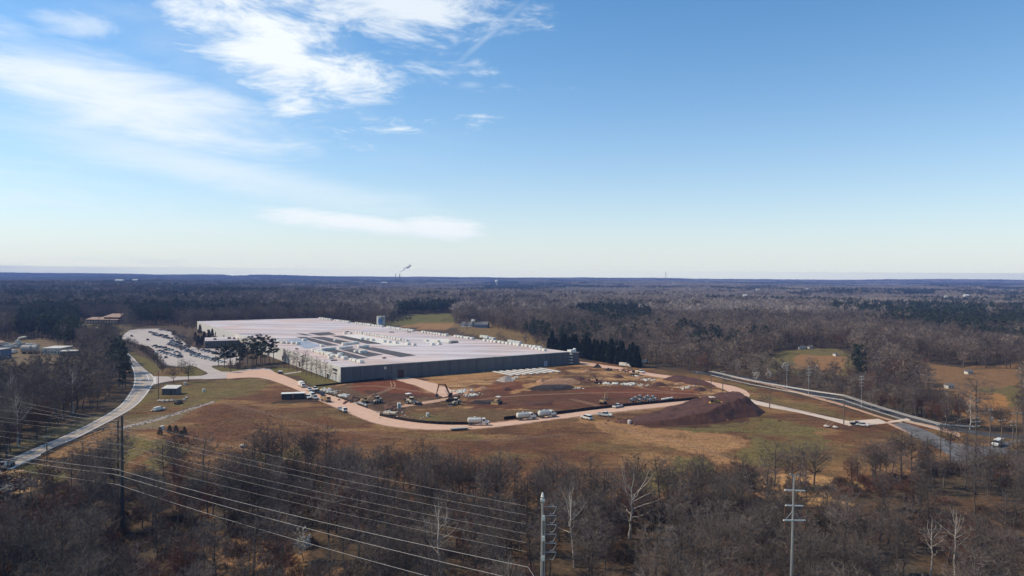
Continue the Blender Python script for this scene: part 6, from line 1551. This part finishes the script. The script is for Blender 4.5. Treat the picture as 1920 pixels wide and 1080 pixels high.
# tall dark steel pole on the left
PA = at_d(228, 172); ZA = 29.3
r = thing('steel_pole', 'tall dark steel transmission pole left of the front wood', 'power pole', PA)
MB().tube([(0, 0, -.5), (0, 0, ZA)], [.5, .24], 12).build('shaft', M['steel_dark'], r)
wdir = None
PBp = at_d(1020.5, 114); ZB = 28.6
dAB = (PBp - PA); dAB.z = 0; dAB.normalize(); nAB = Vector((-dAB.y, dAB.x, 0))
zA6 = [27.9, 26.2, 24.6, 22.4, 20.3, 18.7]; zB6 = [26.8, 25.3, 23.8, 22.2, 20.7, 19.2]
sideA = [1, -1, 1, -1, 1, -1]
for i, z in enumerate((16.2, 14.8, 12.5)):
    MB().tube([(0, 0, z - .25), (-dAB.x * .2 + nAB.x * -1.5, -nAB.y * 1.5, z)], [.12, .06], 6).build('post_insulator', M['concrete'], r)
for i in range(6): q = nAB * sideA[i] * .9; MB().tube([(0, 0, zA6[i]), (q.x, q.y, zA6[i])], [.09, .06], 6).build('insulator', M['concrete'], r)
r = thing('steel_pole', 'short dark companion pole behind the tall grey one on the left', 'power pole', at_d(220.5, 222)); MB().tube([(0, 0, 0), (0, 0, 17.5)], [.35, .25], 8).build('shaft', M['steel_dark'], r); MB().tube([(-.2, 0, 17.2), (1.8, 0, 17.4)], .1, 6).build('bracket', M['steel_dark'], r)
# steel dead-end pole in the middle
r = thing('steel_pole', 'pale steel pole with six stub insulators and hanging jumper loops', 'power pole', PBp)
MB().tube([(0, 0, -.5), (0, 0, ZB)], [.36, .17], 12).build('shaft', M['steel'], r)
MB().box(-.35, .35, -.2, .2, ZB - .9, ZB - .5).lathe([(.3, ZB - .2), (.12, ZB + .5)], 8).build('cap_fitting', M['white'], r)
for z in (24.9, 21.5, 18.2): MB().box(-.05, .42, -.35, .05, z - .35, z + .45).build('junction_box', M['white'], r)
MB().tube([(.42, 0, 15), (.42, 0, 25)], .09, 6).build('conduit', M['steel'], r)
for i, z in enumerate(zB6):
    MB().tube([(.55, 0, z), (2.35, .25, z - .12)], [.06, .08], 6).build('insulator', M['steel'], r)
    L_ = [(2.35 - 1.1 * t, .2, z - .2 - 1.15 * math.sin(min(1, t * 1.25) * math.pi * .62)) for t in [k / 8 for k in range(9)]]
    MB().tube(L_, .035, 5).build('jumper_loop', M['wire'], r)
# pole with three tilted crossarms on the right
PC = at_d(1494, 121); r = thing('steel_pole', 'pale steel pole with three white crossarms over the right of the wood', 'power pole', PC); ZC = 30.3
MB().tube([(-.35, 0, -.5), (0, 0, ZC)], [.31, .15], 10).build('shaft', M['steel'], r)
for z, w in ((27.6, 2.55), (24.9, 2.3), (22.3, 2.7)):
    MB().tube([(-w * .8, -1.1, z + .42), (w, 1.4, z - .48)], .125, 6).build('crossarm', M['white'], r)
for x, z in ((-1.9, 22.6), (2.5, 21.9), (-1.9, 25.1), (2.3, 24.4)): MB().tube([(x, -.9 if x < 0 else 1.2, z), (x, -.9 if x < 0 else 1.2, z - 1.6)], [.07, .09], 6).build('insulator', M['rust'], r)
MB().tube([(-.9, -.4, ZC + .35), (0, 0, ZC - .1), (1.1, .4, ZC - .15)], .09, 6).build('peak_arm', M['steel'], r)
MB().tube([(-1.6, -.7, 22.7), (0, 0, 24.2), (1.7, .9, 22.0)], .05, 5).build('brace', M['steel'], r)


def wire(pts, sag, rad, label, name='power_line', group=None, n=18, m='wire'):
    """one conductor hung through its support points, sagging between them"""
    P = []
    for a, b_ in zip(pts[:-1], pts[1:]):
        a, b_ = Vector(a), Vector(b_); s = sag * ((b_ - a).length / 100) ** 2
        for k in range(n): t = k / n; q = a.lerp(b_, t); q.z -= 4 * s * t * (1 - t); P.append(q)
    P.append(Vector(pts[-1])); o = MB().tube(P, rad, 5).build(name, M[m]); tag(o, label, 'power line', group); return o


PL = PA + Vector((-.89, .45, 0)) * 250                         # next pole of the line, out of the frame on the left
for i in range(6):
    e = PBp + Vector((-2.7, .15, 0)); q = nAB * sideA[i] * .9
    wire([(PL.x, PL.y, zA6[i] - .5), (PA.x + q.x, PA.y + q.y, zA6[i]), (e.x, e.y, zB6[i])], 0.55, .0125, f'thin power line between the dark and pale steel poles, {ORD[i]} from the top', group='thin upper power lines')
for i, (za, zb, s) in enumerate(((16.3, 16.9, -1), (15.0, 15.3, -1), (12.6, 13.0, -1))):
    q = nAB * -1.5; e = PBp + Vector((-2.3 - 2 * i, -.6 - i, 0)); f_ = PBp + Vector((1.5, -6, 0))
    wire([(PL.x, PL.y, za - 1.0), (PA.x + q.x, PA.y + q.y, za), (e.x, e.y, zb), (f_.x, f_.y, zb - 4)], 0.6, .03, f'thick bright lower power line, {ORD[i]} of three counted from the top', group='thick lower power lines')
for i in range(3): wire([(PL.x, PL.y + 60, 22 - 2.2 * i), (*at_d(220.5, 222)[:2], 17.3 - 1.2 * i)], .5, .017, f'thin power line over the left wood to the short pole, {ORD[i]} from the top', group='thin lines over the left wood')

# wooden poles along the back road
def wpole(px, py, h, label, arms=((0, 2.4),), group='wooden poles along the back road', rz=0.0, xf=False, m='wood'):
    c = at(px, py); r = thing('wooden_pole', label, 'power pole', c, rz, group); MB().tube([(0, 0, -.3), (0, 0, h)], [.26, .16], 7).build('shaft', M[m], r)
    for dz, w in arms:
        MB().box(-w / 2, w / 2, -.08, .08, h - .45 - dz, h - .25 - dz).build('crossarm', M['offwhite'], r)
        for x in (-w / 2 + .15, 0.3, w / 2 - .15): MB().box(x - .07, x + .07, -.07, .07, h - .25 - dz, h - dz).build('insulator', M['concrete'], r)
    if xf: MB().lathe([(.35, h - 4.2), (.38, h - 4.1), (.38, h - 3.0), (.2, h - 2.85)], 10, (.55, 0)).build('transformer', M['concrete'], r)
    return r


rp = heading((1443, 766), (1582, 795)); rz = rp + math.pi / 2
for i, (x, y) in enumerate(((1310, 738), (1333, 737), (1355, 737))): wpole(x, y, 12.4, ('wooden pole with a white crossarm, left of three beyond the mound', 'wooden pole at the start of the bright cables, middle of three', 'wooden pole with a double crossarm, right of three beyond the mound')[i], ((0, 3.0), (1.0, 2.4)) if i == 2 else ((0, 3.0),), rz=.2)
wpole(1443, 766, 12.5, 'wooden pole standing in the pale path right of the mound', rz=rz); wpole(1582, 795, 12.9, 'wooden pole at the corner of the concrete pad', rz=rz)
wpole(1763, 858, 12.4, 'wooden pole beside the dark asphalt drive', ((0, 4), (1.1, 3.0)), rz=.2)
wpole(1829, 856, 14.5, 'wooden pole with stacked crossarms on the wet junction', ((0, 3.2), (1.4, 4.4), (3.0, 3.4)), rz=.3); wpole(1856, 850, 16.6, 'tallest wooden pole at the junction, with a transformer', ((0, 1.6),), rz=.1, xf=True)
wpole(1878, 838, 11.6, 'wooden pole right behind the white van', ((.9, 3.6),), rz=.2); wpole(1899, 840, 10.6, 'dark wooden pole right of the white van', ((0, 3.0), (1.5, 2.6)), rz=.2); wpole(1906, 829, 12.2, 'pale wooden pole with a wide crossarm at the picture edge', ((.2, 4.4),), rz=.1)
wpole(297, 752, 15.5, 'thin dark wooden pole left of the grey metal shed', ((0, 1.2),), rz=.3); wpole(88, 866, 9, 'short wooden pole with a crossarm by the road above the creek', ((0, 1.8),), rz=.3)
for i, (x, y) in enumerate(((1500, 752), (1541, 762), (1640, 786))): wpole(x - 25, y - 22, 16, f'far wooden pole in the scrub behind the back road, {ORD[i]} from the left', ((0, 2.2), (1.6, 2.6), (3.2, 2.2), (4.8, 2.6)), 'far poles behind the back road', rz=.1, m='steel')
bx = [at(1333, 737), at(1443, 766), at(1582, 795), at(1763, 858), at(1829, 856)]; hb = [12.3, 12.4, 12.8, 12.2, 11.0]
sx = Vector((math.cos(rz), math.sin(rz), 0)); k = 0
for z, offs in ((0.0, (-1.35, -.5, .45, 1.3)), (-2.1, (-.5, .1, .6))):
    for o_ in offs:
        k += 1; wire([(*(b_ + sx * o_)[:2], h + z) for b_, h in zip(bx, hb)], 1.5, .07 if z == 0 else .05, f"{('upper' if z == 0 else 'lower')} bright cable along the back road, number {k if z == 0 else k - 4} from the camera side".replace('number 1', 'first').replace('number 2', 'second').replace('number 3', 'third').replace('number 4', 'fourth'), group='bright cables along the back road')
for i in range(3): wire([(*at(1856, 850)[:2], 15.8 - i * .5), (*at(1763, 858)[:2], 12.0), (*at(1640, 900)[:2], 11)], 1.0, .03, f'thin wire leaving the transformer pole, {ORD[i]} from the top', group='thin wires at the junction') if i == 0 else None

# ------------------------------------------------------------------ air: one closed box of pale haze round everything
hzb = MB().box(-14800, 14800, -600, 14800, -45, 185)
hm = bpy.data.materials.new('haze'); hm.use_nodes = True; hn = hm.node_tree.nodes; hn.clear(); ho = hn.new('ShaderNodeOutputMaterial'); pv = hn.new('ShaderNodeVolumePrincipled')
pv.inputs['Color'].default_value = (.30, .45, .90, 1); pv.inputs['Density'].default_value = HAZE_D; pv.inputs['Anisotropy'].default_value = 0.0
hm.node_tree.links.new(pv.outputs[0], ho.inputs['Volume'])
hb_ = hzb.build('haze', hm); tag(hb_, kind='stuff')
